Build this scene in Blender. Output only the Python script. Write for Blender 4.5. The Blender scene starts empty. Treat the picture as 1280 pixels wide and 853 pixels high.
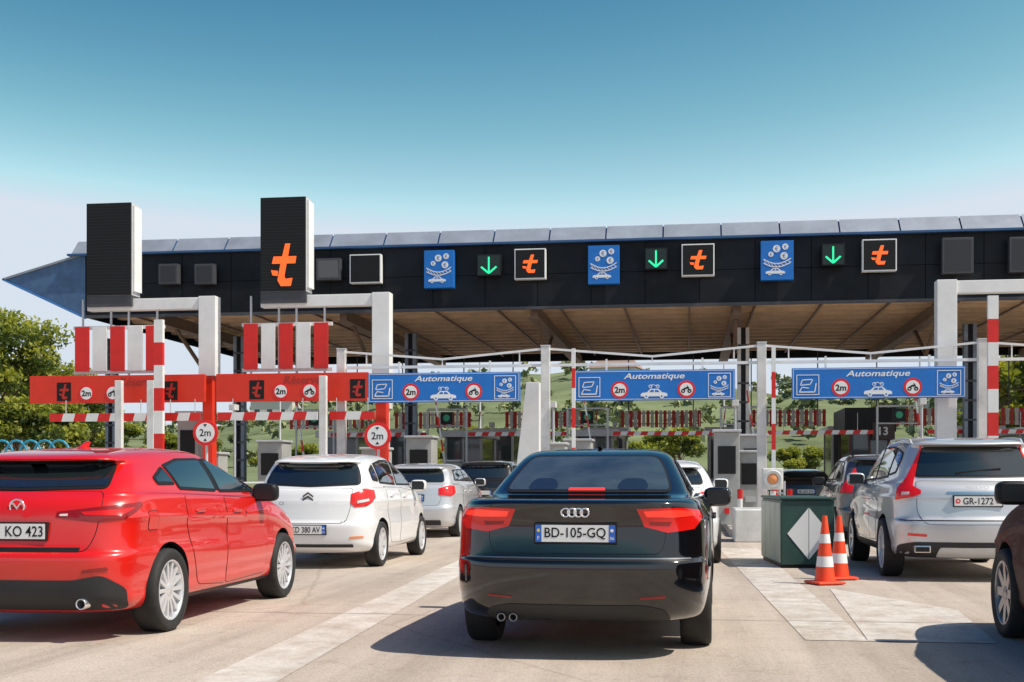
import bpy, bmesh, math, random
from mathutils import Vector, Matrix
from mathutils.bvhtree import BVHTree
from mathutils.interpolate import poly_3d_calc
R=random.Random(11)
rad=math.radians
sc=bpy.context.scene
COL=sc.collection
TH=rad(8.2); F=1530.0; H0=1.2; HY=597.0
cT,sT=math.cos(TH),math.sin(TH)
# survey helpers: measured sight lines intersected with real planes of the place
def wd(px,Y): return Y/(cT+(px-640)/F*sT)
def wx(px,Y):
    d=wd(px,Y); return d*(-sT+(px-640)/F*cT)
def wz(py,px,Y): return H0+(HY-py)*wd(px,Y)/F
def gp(px,py):
    d=H0*F/(py-HY); r=(px-640)/F*d
    return (-d*sT+r*cT, d*cT+r*sT)

# ---------------------------------------------------------------- materials
MATS={}
def mat(name,col,rough=.5,metal=0,coat=0,var=.0,vs=3.0,bump=0,bs=30,emis=0,ecol=None,spec=.5,transl=0):
    if name in MATS: return MATS[name]
    m=bpy.data.materials.new(name); m.use_nodes=True
    nt=m.node_tree; b=nt.nodes['Principled BSDF']
    b.inputs['Base Color'].default_value=(*col,1); b.inputs['Roughness'].default_value=rough
    b.inputs['Metallic'].default_value=metal; b.inputs['Coat Weight'].default_value=coat
    b.inputs['Coat Roughness'].default_value=.02
    b.inputs['Specular IOR Level'].default_value=spec
    if emis:
        b.inputs['Emission Color'].default_value=(*(ecol or col),1); b.inputs['Emission Strength'].default_value=emis
        m.cycles.emission_sampling='NONE'
    tc=nt.nodes.new('ShaderNodeTexCoord')
    if var:
        n=nt.nodes.new('ShaderNodeTexNoise'); n.inputs['Scale'].default_value=vs; n.inputs['Detail'].default_value=6
        n.inputs['Roughness'].default_value=.65
        nt.links.new(tc.outputs['Object'],n.inputs['Vector'])
        r=nt.nodes.new('ShaderNodeValToRGB')
        r.color_ramp.elements[0].position=.32; r.color_ramp.elements[1].position=.7
        r.color_ramp.elements[0].color=(*(c*(1-var) for c in col),1); r.color_ramp.elements[1].color=(*(min(1,c*(1+var)) for c in col),1)
        nt.links.new(n.outputs['Fac'],r.inputs['Fac']); nt.links.new(r.outputs['Color'],b.inputs['Base Color'])
    if bump:
        n=nt.nodes.new('ShaderNodeTexNoise'); n.inputs['Scale'].default_value=bs; n.inputs['Detail'].default_value=4
        nt.links.new(tc.outputs['Object'],n.inputs['Vector'])
        bp=nt.nodes.new('ShaderNodeBump'); bp.inputs['Strength'].default_value=bump; bp.inputs['Distance'].default_value=.02
        nt.links.new(n.outputs['Fac'],bp.inputs['Height']); nt.links.new(bp.outputs['Normal'],b.inputs['Normal'])
    if transl:
        t=nt.nodes.new('ShaderNodeBsdfTranslucent'); t.inputs['Color'].default_value=(col[0]*1.6,col[1]*1.5,col[2],1)
        mx=nt.nodes.new('ShaderNodeMixShader'); mx.inputs[0].default_value=transl
        nt.links.new(b.outputs[0],mx.inputs[1]); nt.links.new(t.outputs[0],mx.inputs[2]); nt.links.new(mx.outputs[0],nt.nodes['Material Output'].inputs[0])
    MATS[name]=m
    return m
WHITE=mat('white_paint',(.80,.80,.78),.45,var=.08,vs=2)
DWHITE=mat('dirty_white_paint',(.70,.69,.66),.55,var=.18,vs=2.5)
RED=mat('sign_red',(.74,.032,.008),.4,var=.07)
SRED=mat('stripe_red',(.70,.018,.012),.4,var=.1)
BLUE=mat('sign_blue',(.008,.17,.58),.4,var=.08)
SWHITE=mat('sign_white',(.85,.85,.83),.4)
BLACK=mat('sign_black',(.010,.010,.010),.5,spec=.3)
RING=mat('ring_red',(.8,.012,.012),.4)
ORANGE=mat('signal_orange',(.9,.12,.01),.4,emis=.8,ecol=(1,.13,.02))
GREEN=mat('signal_green',(.02,.7,.3),.4,emis=.8,ecol=(.03,.9,.4))
CONC=mat('island_concrete',(.47,.43,.38),.85,var=.25,vs=2,bump=.3)
GREY=mat('cabinet_grey',(.42,.42,.40),.5,var=.12)
LGREY=mat('light_grey_metal',(.58,.59,.60),.4,metal=.2,var=.1)
DGREY=mat('dark_grey_metal',(.06,.062,.07),.5,var=.15)
DARK=mat('dark_trim',(.012,.012,.013),.5,spec=.3)
FASC=mat('fascia_panel',(.009,.011,.015),.55,var=.5,vs=.9,spec=.25)
FASB=mat('fascia_backing',(.003,.003,.004),.8,spec=.1)
CAP=mat('cap_metal',(.27,.30,.35),.5,metal=.2,var=.2,vs=1)
NOSE=mat('nose_metal',(.15,.26,.40),.4,metal=.3,var=.15)
DECK=mat('deck_shaded_brown',(.16,.095,.055),.7,var=.3,vs=1.2)
RIB=mat('rib_lit_tan',(.62,.42,.26),.65,var=.22,vs=1.5)
BEAM=mat('beam_brown',(.20,.13,.09),.6,var=.25)
STEEL=mat('steel_blue_grey',(.20,.24,.29),.5,metal=.3,var=.2)
GLASS=mat('car_glass',(.012,.018,.02),.03,spec=1.0,coat=.8)
RGLASS=mat('rear_glass',(.045,.058,.056),.04,spec=1.0,coat=.8,var=.5,vs=2.2)
BGLASS=mat('booth_glass',(.07,.09,.09),.06,spec=.8)
RUB=mat('rubber',(.02,.02,.02),.75,var=.3,vs=20)
RIM=mat('alloy_rim',(.72,.73,.75),.3,metal=.45)
DRIM=mat('shadow_rim',(.03,.03,.03),.5,metal=.5)
CHROME=mat('chrome',(.85,.85,.87),.12,metal=.9)
DCHROME=mat('dull_steel',(.30,.30,.31),.35,metal=.9)
LAMP=mat('tail_lamp_red',(.60,.008,.006),.15,coat=.6,emis=.10,ecol=(1,.02,.01))
LAMPD=mat('tail_lamp_dark_red',(.26,.005,.005),.15,coat=.5)
LAMPL=mat('brake_lamp_lit',(.85,.03,.02),.15,coat=.5,emis=.55,ecol=(1,.06,.03))
LAMPW=mat('lamp_clear',(.72,.60,.58),.15,coat=.5)
LAMPO=mat('lamp_amber',(.80,.30,.10),.15,coat=.5)
PLATE=mat('plate_white',(.80,.80,.78),.4)
PBLUE=mat('plate_blue',(.02,.13,.55),.4)
PLASTIC=mat('bumper_plastic',(.022,.022,.024),.6,var=.15)

# ---------------------------------------------------------------- mesh builder
TXT={}
def text_geo(s,shear=0,bold=0):
    k=(s,shear,bold)
    if k in TXT: return TXT[k]
    cu=bpy.data.curves.new('t','FONT'); cu.body=s; cu.size=1; cu.shear=shear; cu.offset=bold
    cu.resolution_u=4
    ob=bpy.data.objects.new('t',cu); COL.objects.link(ob)
    dg=bpy.context.evaluated_depsgraph_get()
    me=bpy.data.meshes.new_from_object(ob.evaluated_get(dg))
    vs=[v.co.copy() for v in me.vertices]; fs=[tuple(p.vertices) for p in me.polygons]
    bpy.data.objects.remove(ob); bpy.data.meshes.remove(me)
    xs=[v.x for v in vs]; ys=[v.y for v in vs]
    x0,x1,y0,y1=min(xs),max(xs),min(ys),max(ys)
    vs=[((v.x-(x0+x1)/2),(v.y-(y0+y1)/2)) for v in vs]
    TXT[k]=(vs,fs,x1-x0,y1-y0); return TXT[k]
class MB:
    def __init__(s): s.v=[];s.f=[];s.m=[];s.s=[];s.mats=[]
    def mi(s,m):
        if m not in s.mats: s.mats.append(m)
        return s.mats.index(m)
    def add(s,vs,fs,m,sm=False):
        o=len(s.v); k=s.mi(m)
        s.v+= [tuple(v) for v in vs]
        for f in fs: s.f.append(tuple(i+o for i in f)); s.m.append(k); s.s.append(sm)
    def bx(s,x0,x1,y0,y1,z0,z1,m):
        v=[(x,y,z) for z in (z0,z1) for y in (y0,y1) for x in (x0,x1)]
        s.add(v,[(0,2,3,1),(4,5,7,6),(0,1,5,4),(1,3,7,5),(3,2,6,7),(2,0,4,6)],m)
    def beam(s,p0,p1,w,h,m):
        p0=Vector(p0);p1=Vector(p1);d=(p1-p0).normalized()
        up=Vector((0,0,1)) if abs(d.z)<.95 else Vector((0,1,0))
        r=d.cross(up).normalized()*w/2; u=r.cross(d).normalized()*h/2
        v=[]
        for p in (p0,p1): v+=[p-r-u,p+r-u,p+r+u,p-r+u]
        s.add(v,[(0,1,2,3),(7,6,5,4),(0,4,5,1),(1,5,6,2),(2,6,7,3),(3,7,4,0)],m)
    def cyl(s,p0,p1,r0,m,r1=None,n=14,cap=True):
        if r1 is None: r1=r0
        p0=Vector(p0);p1=Vector(p1);d=(p1-p0).normalized()
        up=Vector((0,0,1)) if abs(d.z)<.9 else Vector((1,0,0))
        a=d.cross(up).normalized();b=d.cross(a)
        v=[]
        for p,r in ((p0,r0),(p1,r1)):
            for i in range(n):
                t=2*math.pi*i/n; v.append(p+a*math.cos(t)*r+b*math.sin(t)*r)
        s.add(v,[(i,(i+1)%n,n+(i+1)%n,n+i) for i in range(n)],m,True)
        if cap: s.add(v,[tuple(range(n)),tuple(range(2*n-1,n-1,-1))],m)
    def pipe(s,pts,r,m,n=8):
        for a,b in zip(pts[:-1],pts[1:]): s.cyl(a,b,r,m,n=n)
    def lathe(s,prof,c,m,n=40,ax='x',sm=True):
        v=[];c=Vector(c)
        for (r,h) in prof:
            for i in range(n):
                t=2*math.pi*i/n; a,b=math.cos(t)*r,math.sin(t)*r
                v.append(c+(Vector((h,a,b)) if ax=='x' else Vector((a,h,b)) if ax=='y' else Vector((a,b,h))))
        f=[]
        for k in range(len(prof)-1):
            for i in range(n): f.append((k*n+i,k*n+(i+1)%n,(k+1)*n+(i+1)%n,(k+1)*n+i))
        s.add(v,f,m,sm)
    def poly(s,pts,o,m,dep=.003,rt=(1,0,0),up=(0,0,1)):
        o=Vector(o);rt=Vector(rt);up=Vector(up);n=rt.cross(up)
        a=[o+rt*p[0]+up*p[1]+n*dep for p in pts]; b=[o+rt*p[0]+up*p[1]-n*.0005 for p in pts]
        k=len(pts)
        s.add(a+b,[tuple(range(k))]+[(i,k+i,k+(i+1)%k,(i+1)%k) for i in range(k)],m)
    def disc(s,c,r,o,m,dep=.003,n=28,**k):
        s.poly([(c[0]+math.cos(2*math.pi*i/n)*r,c[1]+math.sin(2*math.pi*i/n)*r) for i in range(n)],o,m,dep,**k)
    def text(s,t,c,h,o,m,dep=.003,rt=(1,0,0),up=(0,0,1),w=None,shear=0,bold=0.0):
        if not t: return
        vs,fs,tw,thh=text_geo(t,shear,bold)
        k=h/thh; kw=k if w is None else w/tw
        o=Vector(o);rt=Vector(rt);up=Vector(up);n=rt.cross(up)
        s.add([o+rt*(c[0]+x*kw)+up*(c[1]+y*k)+n*dep for x,y in vs],fs,m)
    def blob(s,c,sz,m,e=.5,n=14):
        c=Vector(c);v=[];f=[]
        sp=lambda a,p: math.copysign(abs(a)**p,a)
        for j in range(n+1):
            ph=-math.pi/2+math.pi*j/n
            for i in range(2*n):
                t=math.pi*i/n
                v.append(c+Vector((sz[0]/2*sp(math.cos(ph),e)*sp(math.cos(t),e),sz[1]/2*sp(math.cos(ph),e)*sp(math.sin(t),e),sz[2]/2*sp(math.sin(ph),e))))
        k=2*n
        for j in range(n):
            for i in range(k): f.append((j*k+i,j*k+(i+1)%k,(j+1)*k+(i+1)%k,(j+1)*k+i))
        s.add(v,f,m,True)
    def obj(s,name,parent=None,loc=(0,0,0),rz=0,bevel=0):
        me=bpy.data.meshes.new(name); me.from_pydata(s.v,[],s.f)
        for m in s.mats: me.materials.append(m)
        me.polygons.foreach_set('material_index',s.m); me.polygons.foreach_set('use_smooth',s.s); me.update()
        ob=bpy.data.objects.new(name,me); COL.objects.link(ob); ob.location=loc; ob.rotation_euler[2]=rz
        if parent: ob.parent=parent
        if bevel:
            b=ob.modifiers.new('b','BEVEL'); b.width=bevel; b.segments=2; b.limit_method='ANGLE'
        return ob
def tag(ob,label,cat,group=None):
    ob['label']=label; ob['category']=cat
    if group: ob['group']=group
    return ob
def thing(name,label,cat,loc=(0,0,0),rz=0,group=None):
    e=bpy.data.objects.new(name,None); COL.objects.link(e); e.location=loc; e.rotation_euler[2]=rz
    e.empty_display_size=.2
    return tag(e,label,cat,group)
def struct(ob): ob['kind']='structure'; return ob

# ---------------------------------------------------------------- car builder
def ss(t): t=max(0,min(1,t)); return t*t*(3-2*t)
def offset_poly(p,d):
    n=len(p); A=sum(p[i][0]*p[(i+1)%n][1]-p[(i+1)%n][0]*p[i][1] for i in range(n))
    sg=1 if A>0 else -1; out=[]
    for i in range(n):
        a=Vector(p[i-1]);b=Vector(p[i]);c=Vector(p[(i+1)%n])
        e1=(b-a).normalized();e2=(c-b).normalized()
        n1=Vector((-e1.y,e1.x))*sg;n2=Vector((-e2.y,e2.x))*sg
        m=(n1+n2); 
        if m.length<1e-4: m=n1
        m.normalize(); k=max(.35,m.dot(n1))
        q=b+m*(d/k); out.append((q.x,q.y))
    return out
def rounded(p,r,seg=3):
    n=len(p);out=[]
    for i in range(n):
        a=Vector(p[i-1]);b=Vector(p[i]);c=Vector(p[(i+1)%n])
        l=min(r,(a-b).length*.45,(c-b).length*.45)
        s=b+(a-b).normalized()*l;e=b+(c-b).normalized()*l
        for k in range(seg+1):
            t=k/seg; q=s*(1-t)**2+b*2*t*(1-t)+e*t*t; out.append((q.x,q.y))
    return out
class Car:
    def __init__(s,label,cat,loc,rz,levels,L,dzf,arch,paint,taper=(.06,.1),group='cars queuing at the toll plaza',sub=2,
                 axles=(1,3.65),wr=.32,track=.78,ww=.22,arch_r=.05,W=.88,spokes=10,rim=RIM):
        s.root=thing('car',label,cat,(loc[0],loc[1],0),rz,group); s.paint=paint; s.L=L;s.W=W
        ver=[];rings=[]
        def T(y): return 1-taper[0]*max(0,(1.3-y)/1.3)**2-taper[1]*max(0,(y-(L-1.3))/1.3)**2
        for (z,yr,yf,w,rr,rf,br,bf,dw,aw) in levels:
            h=[]
            for t in (0,.3,.6,.85): x=t*(w-rr); h.append((x,yr+br*(x/w)**2))
            yc=yr+br*((w-rr)/w)**2
            for a in (0,25,50,72): h.append((w-rr+rr*math.sin(rad(a)),yc+rr*(1-math.cos(rad(a)))))
            ys=yc+rr; yfc=yf-bf*((w-rf)/w)**2; yfs=yfc-rf
            for i in range(9): h.append((w,ys+(yfs-ys)*i/8))
            for a in (72,50,25,0): h.append((w-rf+rf*math.sin(rad(a)),yfc-rf*(1-math.cos(rad(a)))))
            for t in (.85,.6,.3,0): x=t*(w-rf); h.append((x,yf-bf*(x/w)**2))
            h=[(x*T(y),y,z+dw*dzf(y)-aw*arch(y)) for x,y in h]
            full=h+[(-x,y,zz) for x,y,zz in h[-2:0:-1]]
            rings.append(list(range(len(ver),len(ver)+len(full)))); ver+=full
        n=48;fs=[]
        for k in range(len(rings)-1):
            a,b=rings[k],rings[k+1]
            for i in range(n): fs.append((a[i],a[(i+1)%n],b[(i+1)%n],b[i]))
        for r,fl in ((rings[0],True),(rings[-1],False)):
            mir=lambda i: r[0] if i==0 else (r[24] if i==24 else r[48-i])
            for i in range(24):
                q=[r[i],r[i+1],mir(i+1),mir(i)]
                q=list(dict.fromkeys(q))
                fs.append(tuple(q[::-1] if fl else q))
        me=bpy.data.meshes.new('body'); me.from_pydata(ver,[],fs)
        me.materials.append(paint); me.materials.append(DARK)
        for p in me.polygons: p.use_smooth=True
        ob=bpy.data.objects.new('body',me); COL.objects.link(ob)
        md=ob.modifiers.new('s','SUBSURF'); md.levels=sub; md.render_levels=sub
        dg=bpy.context.evaluated_depsgraph_get()
        m2=bpy.data.meshes.new_from_object(ob.evaluated_get(dg))
        s.vn=[v.normal.copy() for v in m2.vertices]; s.vc=[v.co.copy() for v in m2.vertices]
        s.pf=[tuple(p.vertices) for p in m2.polygons]
        s.bvh=BVHTree.FromPolygons(s.vc,s.pf)
        ob.modifiers.clear(); ob.data=m2
        cb=MB()
        for ay in axles:
            for sx in (-1,1): cb.cyl((sx*(track-ww*.75),ay,wr),(sx*1.3,ay,wr),wr+arch_r,DARK,n=48)
        cb.mats=[paint,DARK]; cb.m=[1]*len(cb.m)
        co=cb.obj('cut')
        bmx=bmesh.new(); bmx.from_mesh(co.data); bmesh.ops.remove_doubles(bmx,verts=bmx.verts,dist=1e-5)
        bmesh.ops.recalc_face_normals(bmx,faces=bmx.faces); bmx.to_mesh(co.data); bmx.free()
        md=ob.modifiers.new('b','BOOLEAN'); md.object=co; md.operation='DIFFERENCE'; md.solver='EXACT'
        dg=bpy.context.evaluated_depsgraph_get()
        m3=bpy.data.meshes.new_from_object(ob.evaluated_get(dg))
        ob.modifiers.clear(); ob.data=m3; m3.set_sharp_from_angle(angle=rad(50))
        bpy.data.objects.remove(co)
        ob.parent=s.root; s.body=ob
        for ay in axles:
            for sx in (-1,1): s.wheel(sx,ay,wr,ww,track,spokes,rim)
    def wheel(s,sx,ay,r,w,track,spokes,rim):
        e=bpy.data.objects.new('wheel',None); COL.objects.link(e); e.parent=s.root; e.location=(sx*track,ay,r)
        m=MB(); h=w/2; ri=r*.735
        m.lathe([(ri-.02,-h*.8),(ri,-h*.9),(r*.85,-h),(r*.94,-h*.97),(r*.985,-h*.8),(r,-h*.5),(r,h*.5),(r*.985,h*.8),(r*.94,h*.97),(r*.85,h),(ri,h*.9),(ri-.02,h*.8)],(0,0,0),RUB,n=48)
        m.obj('tyre',e)
        m=MB(); f=sx*h*.86
        m.lathe([(ri,-f*.2),(ri+.004,f),(ri-.016,f+sx*.004),(ri-.024,f*.8),(ri-.03,-f*.1)],(0,0,0),rim,n=48)
        m.lathe([(ri-.02,-f*.1),(.001,-f*.1)],(0,0,0),DRIM,n=32)
        m.lathe([(.001,f*.86),(.05,f*.84),(.065,f*.7),(.07,0)],(0,0,0),rim,n=24)
        for i in range(spokes):
            t=2*math.pi*i/spokes; d=Vector((0,math.cos(t),math.sin(t))); q=Vector((0,-math.sin(t),math.cos(t)))
            wa,wb=(.015,.015) if spokes>10 else (.022,.018)
            if spokes<=8: wa,wb=.035,.03
            X=Vector((1,0,0))
            a=d*.05;b=d*(ri-.015)
            v=[a-q*wa+X*f*.8,a+q*wa+X*f*.8,b+q*wb+X*f*.93,b-q*wb+X*f*.93,a-q*wa+X*f*.4,a+q*wa+X*f*.4,b+q*wb+X*f*.5,b-q*wb+X*f*.5]
            m.add(v,[(0,1,2,3),(0,4,5,1),(1,5,6,2),(2,6,7,3),(3,7,4,0)],rim)
        m.obj('rim',e)
    def ray(s,mode,a,b,sx=1,cx=.5,cy=.6):
        if mode=='rear': o=Vector((a*sx,-3,b)); d=Vector((0,1,0))
        elif mode=='side': o=Vector((sx*3,a,b)); d=Vector((-sx,0,0))
        elif mode=='top': o=Vector((a,b,4)); d=Vector((0,0,-1))
        else:
            u=Vector((math.sin(rad(a))*sx,-math.cos(rad(a)),0)); o=Vector((cx*sx,cy,b))+u*3; d=-u
        loc,n,i,_=s.bvh.ray_cast(o,d)
        if loc is None:
            loc,n,i,_=s.bvh.find_nearest(o+d*2.2)
        f=s.pf[i]; ws=poly_3d_calc([s.vc[k] for k in f],loc)
        nn=Vector((0,0,0))
        for w,k in zip(ws,f): nn+=s.vn[k]*w
        if nn.length<.01: nn=n
        nn.normalize()
        return loc,nn
    def pgeo(s,poly,mode,off,sx=1,step=.06,cx=.5,cy=.6,skirt=.01):
        bm=bmesh.new(); vs=[bm.verts.new((p[0],p[1],0)) for p in poly]; bm.faces.new(vs)
        bmesh.ops.triangulate(bm,faces=bm.faces)
        xs=[p[0] for p in poly];ys=[p[1] for p in poly]
        sa=5.0 if mode=='wrap' else step
        def cuts(lo,hi,st,no):
            k=math.ceil(lo/st)
            while k*st<hi:
                c=(k*st,0,0) if no[0] else (0,k*st,0)
                bmesh.ops.bisect_plane(bm,geom=bm.verts[:]+bm.edges[:]+bm.faces[:],plane_co=c,plane_no=no,dist=1e-5); k+=1
        cuts(min(xs),max(xs),sa,(1,0,0)); cuts(min(ys),max(ys),step,(0,1,0))
        bm.verts.index_update()
        V=[];N=[]
        for v in bm.verts:
            l,n=s.ray(mode,v.co.x,v.co.y,sx,cx,cy); V.append(l+n*off); N.append(n)
        Fc=[]
        for f in bm.faces:
            q=[v.index for v in f.verts]
            gn=(V[q[1]]-V[q[0]]).cross(V[q[2]]-V[q[0]])
            if len(q)>3: gn+=(V[q[2]]-V[q[0]]).cross(V[q[3]]-V[q[0]])
            if gn.dot(N[q[0]]+N[q[1]]+N[q[2]])<0: q=q[::-1]
            Fc.append(tuple(q))
        cen=sum(V,Vector())/len(V)
        for e in bm.edges:
            if len(e.link_faces)==1:
                a,b=e.verts[0].index,e.verts[1].index; k=len(V)
                sn=(V[b]-V[a]).cross(N[a]); 
                if sn.dot((V[a]+V[b])/2-cen)<0: sn=-sn
                if sn.length<1e-9: sn=N[a].copy()
                sn.normalize()
                q=[V[a],V[b],V[b]-N[b]*(off+skirt),V[a]-N[a]*(off+skirt)]
                if (q[1]-q[0]).cross(q[2]-q[0]).dot(sn)<0: q=q[::-1]
                V+=q; N+=[sn]*4
                Fc.append((k,k+1,k+2,k+3))
        bm.free()
        return V,Fc,N
    def patch(s,name,layers,mirror=False,label=None):
        for sx in ((1,-1) if mirror else (1,)):
            V=[];Fc=[];N=[];M=[];mats=[]
            for ly in layers:
                poly,mode,mt,off=ly[:4]; kw=ly[4] if len(ly)>4 else {}
                v,f,n=s.pgeo(poly,mode,off,sx=sx,**kw)
                o=len(V); V+=v;N+=n
                if mt not in mats: mats.append(mt)
                for q in f: Fc.append(tuple(i+o for i in q)); M.append(mats.index(mt))
            me=bpy.data.meshes.new(name); me.from_pydata([tuple(v) for v in V],[],Fc)
            for m in mats: me.materials.append(m)
            me.polygons.foreach_set('material_index',M)
            for p in me.polygons: p.use_smooth=True
            me.update(); me.normals_split_custom_set_from_vertices([tuple(n) for n in N])
            ob=bpy.data.objects.new(name,me); COL.objects.link(ob); ob.parent=s.root
            if label: ob['label']=label
    def panel(s,name,poly,mode,mirror=False,mt=None,off=.003,gap=.006,r=.05,**kw):
        p=rounded(poly,r)
        s.patch(name,[(p,mode,DARK,off*.5,dict(kw,skirt=.002)),(offset_poly(p,gap),mode,mt or s.paint,off,dict(kw,skirt=.001))],mirror)
    def window(s,name,poly,mode,mirror=False,b=.022,r=.05,off=.007,fr=DARK,gl=GLASS,**kw):
        p=rounded(poly,r,4)
        s.patch(name,[(p,mode,fr,off,dict(kw)),(offset_poly(p,b),mode,gl,off+.003,dict(kw,skirt=.003))],mirror)
    def mirrors(s,y,z,xx,paint=None):
        for sx in (1,-1):
            m=MB(); m.blob((sx*(xx+.12),y,z),(.24,.14,.17),paint or s.paint,.55)
            m.beam((sx*(xx-.06),y+.03,z-.05),(sx*(xx+.06),y+.03,z-.04),.08,.05,DARK)
            m.poly([(-.09,-.06),(.09,-.06),(.1,.02),(.08,.065),(-.09,.065)],(sx*(xx+.12),y-.066,z),mat('mirror_dark',(.02,.022,.024),.25,spec=.4),.004)
            m.obj('side_mirror',s.root)
    def handle(s,y,z,sx):
        l,n=s.ray('side',y,z,sx)
        m=MB(); m.blob((l.x+sx*.012,y,z),(.035,.19,.03),s.paint,.5,8); m.obj('door_handle',s.root)
    def plate(s,x,z,text,tw=.40,w=.52,h=.11,ends=True,toff=0,swiss=False):
        l,n=s.ray('rear',x,z); y=min(l.y,s.ray('rear',x+w/2,z)[0].y,s.ray('rear',x,z+h/2)[0].y,s.ray('rear',x,z-h/2)[0].y)-.006
        m=MB(); m.bx(x-w/2-.012,x+w/2+.012,y-.008,y+.03,z-h/2-.012,z+h/2+.012,DARK)
        m.bx(x-w/2,x+w/2,y-.011,y-.007,z-h/2,z+h/2,PLATE)
        o=(x,y-.0115,z)
        if ends:
            for e in (-1,1): m.poly([(e*w/2-.04*(e>0),-h/2),(e*w/2+.04*(e<0),-h/2),(e*w/2+.04*(e<0),h/2),(e*w/2-.04*(e>0),h/2)],o,PBLUE,.001)
            m.disc((-w/2+.02,.02),.011,o,mat('plate_yellow',(.8,.6,.05)),.002,n=12); m.text('F',(-w/2+.02,-.03),.025,o,SWHITE,.002)
            m.disc((w/2-.02,.02),.011,o,SWHITE,.002,n=12); m.text('06',(w/2-.02,-.03),.02,o,SWHITE,.002)
        if swiss:
            m.disc((-w/2+.04,0),.03,o,RING,.001,n=6); m.text('+',(-w/2+.04,0),.03,o,SWHITE,.002,bold=.03)
            m.disc((w/2-.04,0),.03,o,mat('shield',(.15,.15,.15)),.001,n=6)
        m.text(text,(toff,0),h*.70,o,BLACK,.001,w=tw,bold=.012)
        m.obj('number_plate',s.root)

def sedan_levels(L):
    q=lambda z,yr,yf,w,dw,rr=.34,rf=.35,br=.11,bf=.14,aw=0:(z,yr,yf,w,rr,rf,br,bf,dw,aw)
    return [q(.235,.27,L-.25,.74,0),q(.25,.16,L-.15,.82,0),q(.30,.07,L-.06,.86,.0),q(.40,.02,L-.01,.878,.1),q(.48,.004,L-.01,.884,.15),q(.55,.0,L,.886,.3),
     q(.625,.0,L-.01,.886,.45),q(.65,.006,L-.01,.886,.5),q(.662,.022,L-.03,.885,.55),q(.70,.035,L-.05,.884,.6),q(.85,.062,L-.07,.882,.8),q(.92,.062,L-.1,.880,.92),q(.95,.052,L-.1,.866,.95),
     q(1.015,.025,L-.13,.835,1),q(1.042,.03,L-.2,.812,1),q(1.055,.065,L-.3,.79,1),q(1.059,.15,L-.45,.775,1),q(1.062,.40,3.9,.75,1,.2,.3,.08,.14),
     q(1.066,.66,3.44,.73,1,.16,.25,.10,.2),q(1.085,.73,3.36,.712,.9,.16,.25,.12,.22),q(1.16,.90,3.1,.677,.5,.15,.2,.12,.2),
     q(1.28,1.16,2.80,.617,.2,.14,.2,.12,.16,.5),q(1.365,1.38,2.55,.565,0,.13,.2,.10,.12,.8),q(1.400,1.52,2.42,.52,0,.13,.2,.08,.08,1),
     q(1.42,1.66,2.30,.43,0,.12,.16,.05,.04,1),q(1.43,1.85,2.15,.25,0,.08,.08,.0,.0,1)]
def hatch_levels(L,W,H,belt,ys,yt,cow,ft,wt,zb=.2,bump=.62,step=.05,lean=.08,sp=.08,br=.08,rr=.26):
    q=lambda z,yr,yf,w,dw,rr=rr,rf=.35,br=br,bf=.16,aw=0:(z,yr,yf,w,rr,rf,br,bf,dw,aw)
    zu=lambda t: belt+.05+(H-.12-belt-.05)*t
    yu=lambda t: ys+.06+(yt-ys-.06)*t
    fu=lambda t: cow-.06+(ft+.12-cow+.06)*t
    wu=lambda t: .89*W+(wt+.04-.89*W)*t
    return [q(zb,.22,L-.25,.85*W,0),q(zb+.03,.11,L-.12,.93*W,0),q(zb+.11,.04,L-.04,.972*W,0),q(zb+.17,.02,L-.02,.965*W,.1),q(zb+.25,.01,L,.982*W,.2),
     q(bump-.05,0,L,.992*W,.4),q(bump,.006,L,.992*W,.5),q(bump+.02,step*.8,L-.03,.985*W,.55),q(bump+.04,step,L-.03,.980*W,.55),q(bump+.12,step+.015,L-.05,.976*W,.7),
     q(belt-.19,step+lean*.45,L-.1,.983*W,.82),q(belt-.165,step+lean*.4,L-.1,W,.85),q(belt-.145,step+lean*.55,L-.1,.982*W,.9),q(belt-.05,step+lean*.9,L-.15,.962*W,.97),q(belt,ys,L-.3,.942*W,1),
     q(belt+.01,ys+.015,(L+cow)/2-.1,.925*W,1,.18),q(belt+.015,ys+.03,cow,.905*W,1,.16,.25,br,.2),q(belt+.05,ys+.06,cow-.06,.88*W,.9,.15,.25,br,.2),
     q(zu(.35),yu(.33),fu(.35),wu(.32),.5,.15,.22,br,.2,.1),q(zu(.72),yu(.70),fu(.72),wu(.68),.2,.14,.2,br,.16,.4),q(zu(1),yt,ft+.12,wt+.04,0,.14,.2,br,.12,.8),
     q(H-.085,yt-.01,ft+.03,wt+.01,0,.13,.2,br,.1,.9),q(H-.07,yt-sp,ft,wt-.005,0,.13,.2,br,.1,.9),q(H-.035,yt-sp+.005,ft-.06,wt-.05,0,.12,.18,br*.8,.08,1),
     q(H-.012,yt-sp+.10,ft-.2,wt-.15,0,.12,.15,.04,.04,1),q(H,yt+.30,ft-.4,wt-.35,0,.08,.1,.0,.0,1)]
def paint(name,c,metal=0,rough=.3): return mat(name,c,rough,metal=metal,coat=1,var=.03,vs=1.5)

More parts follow.
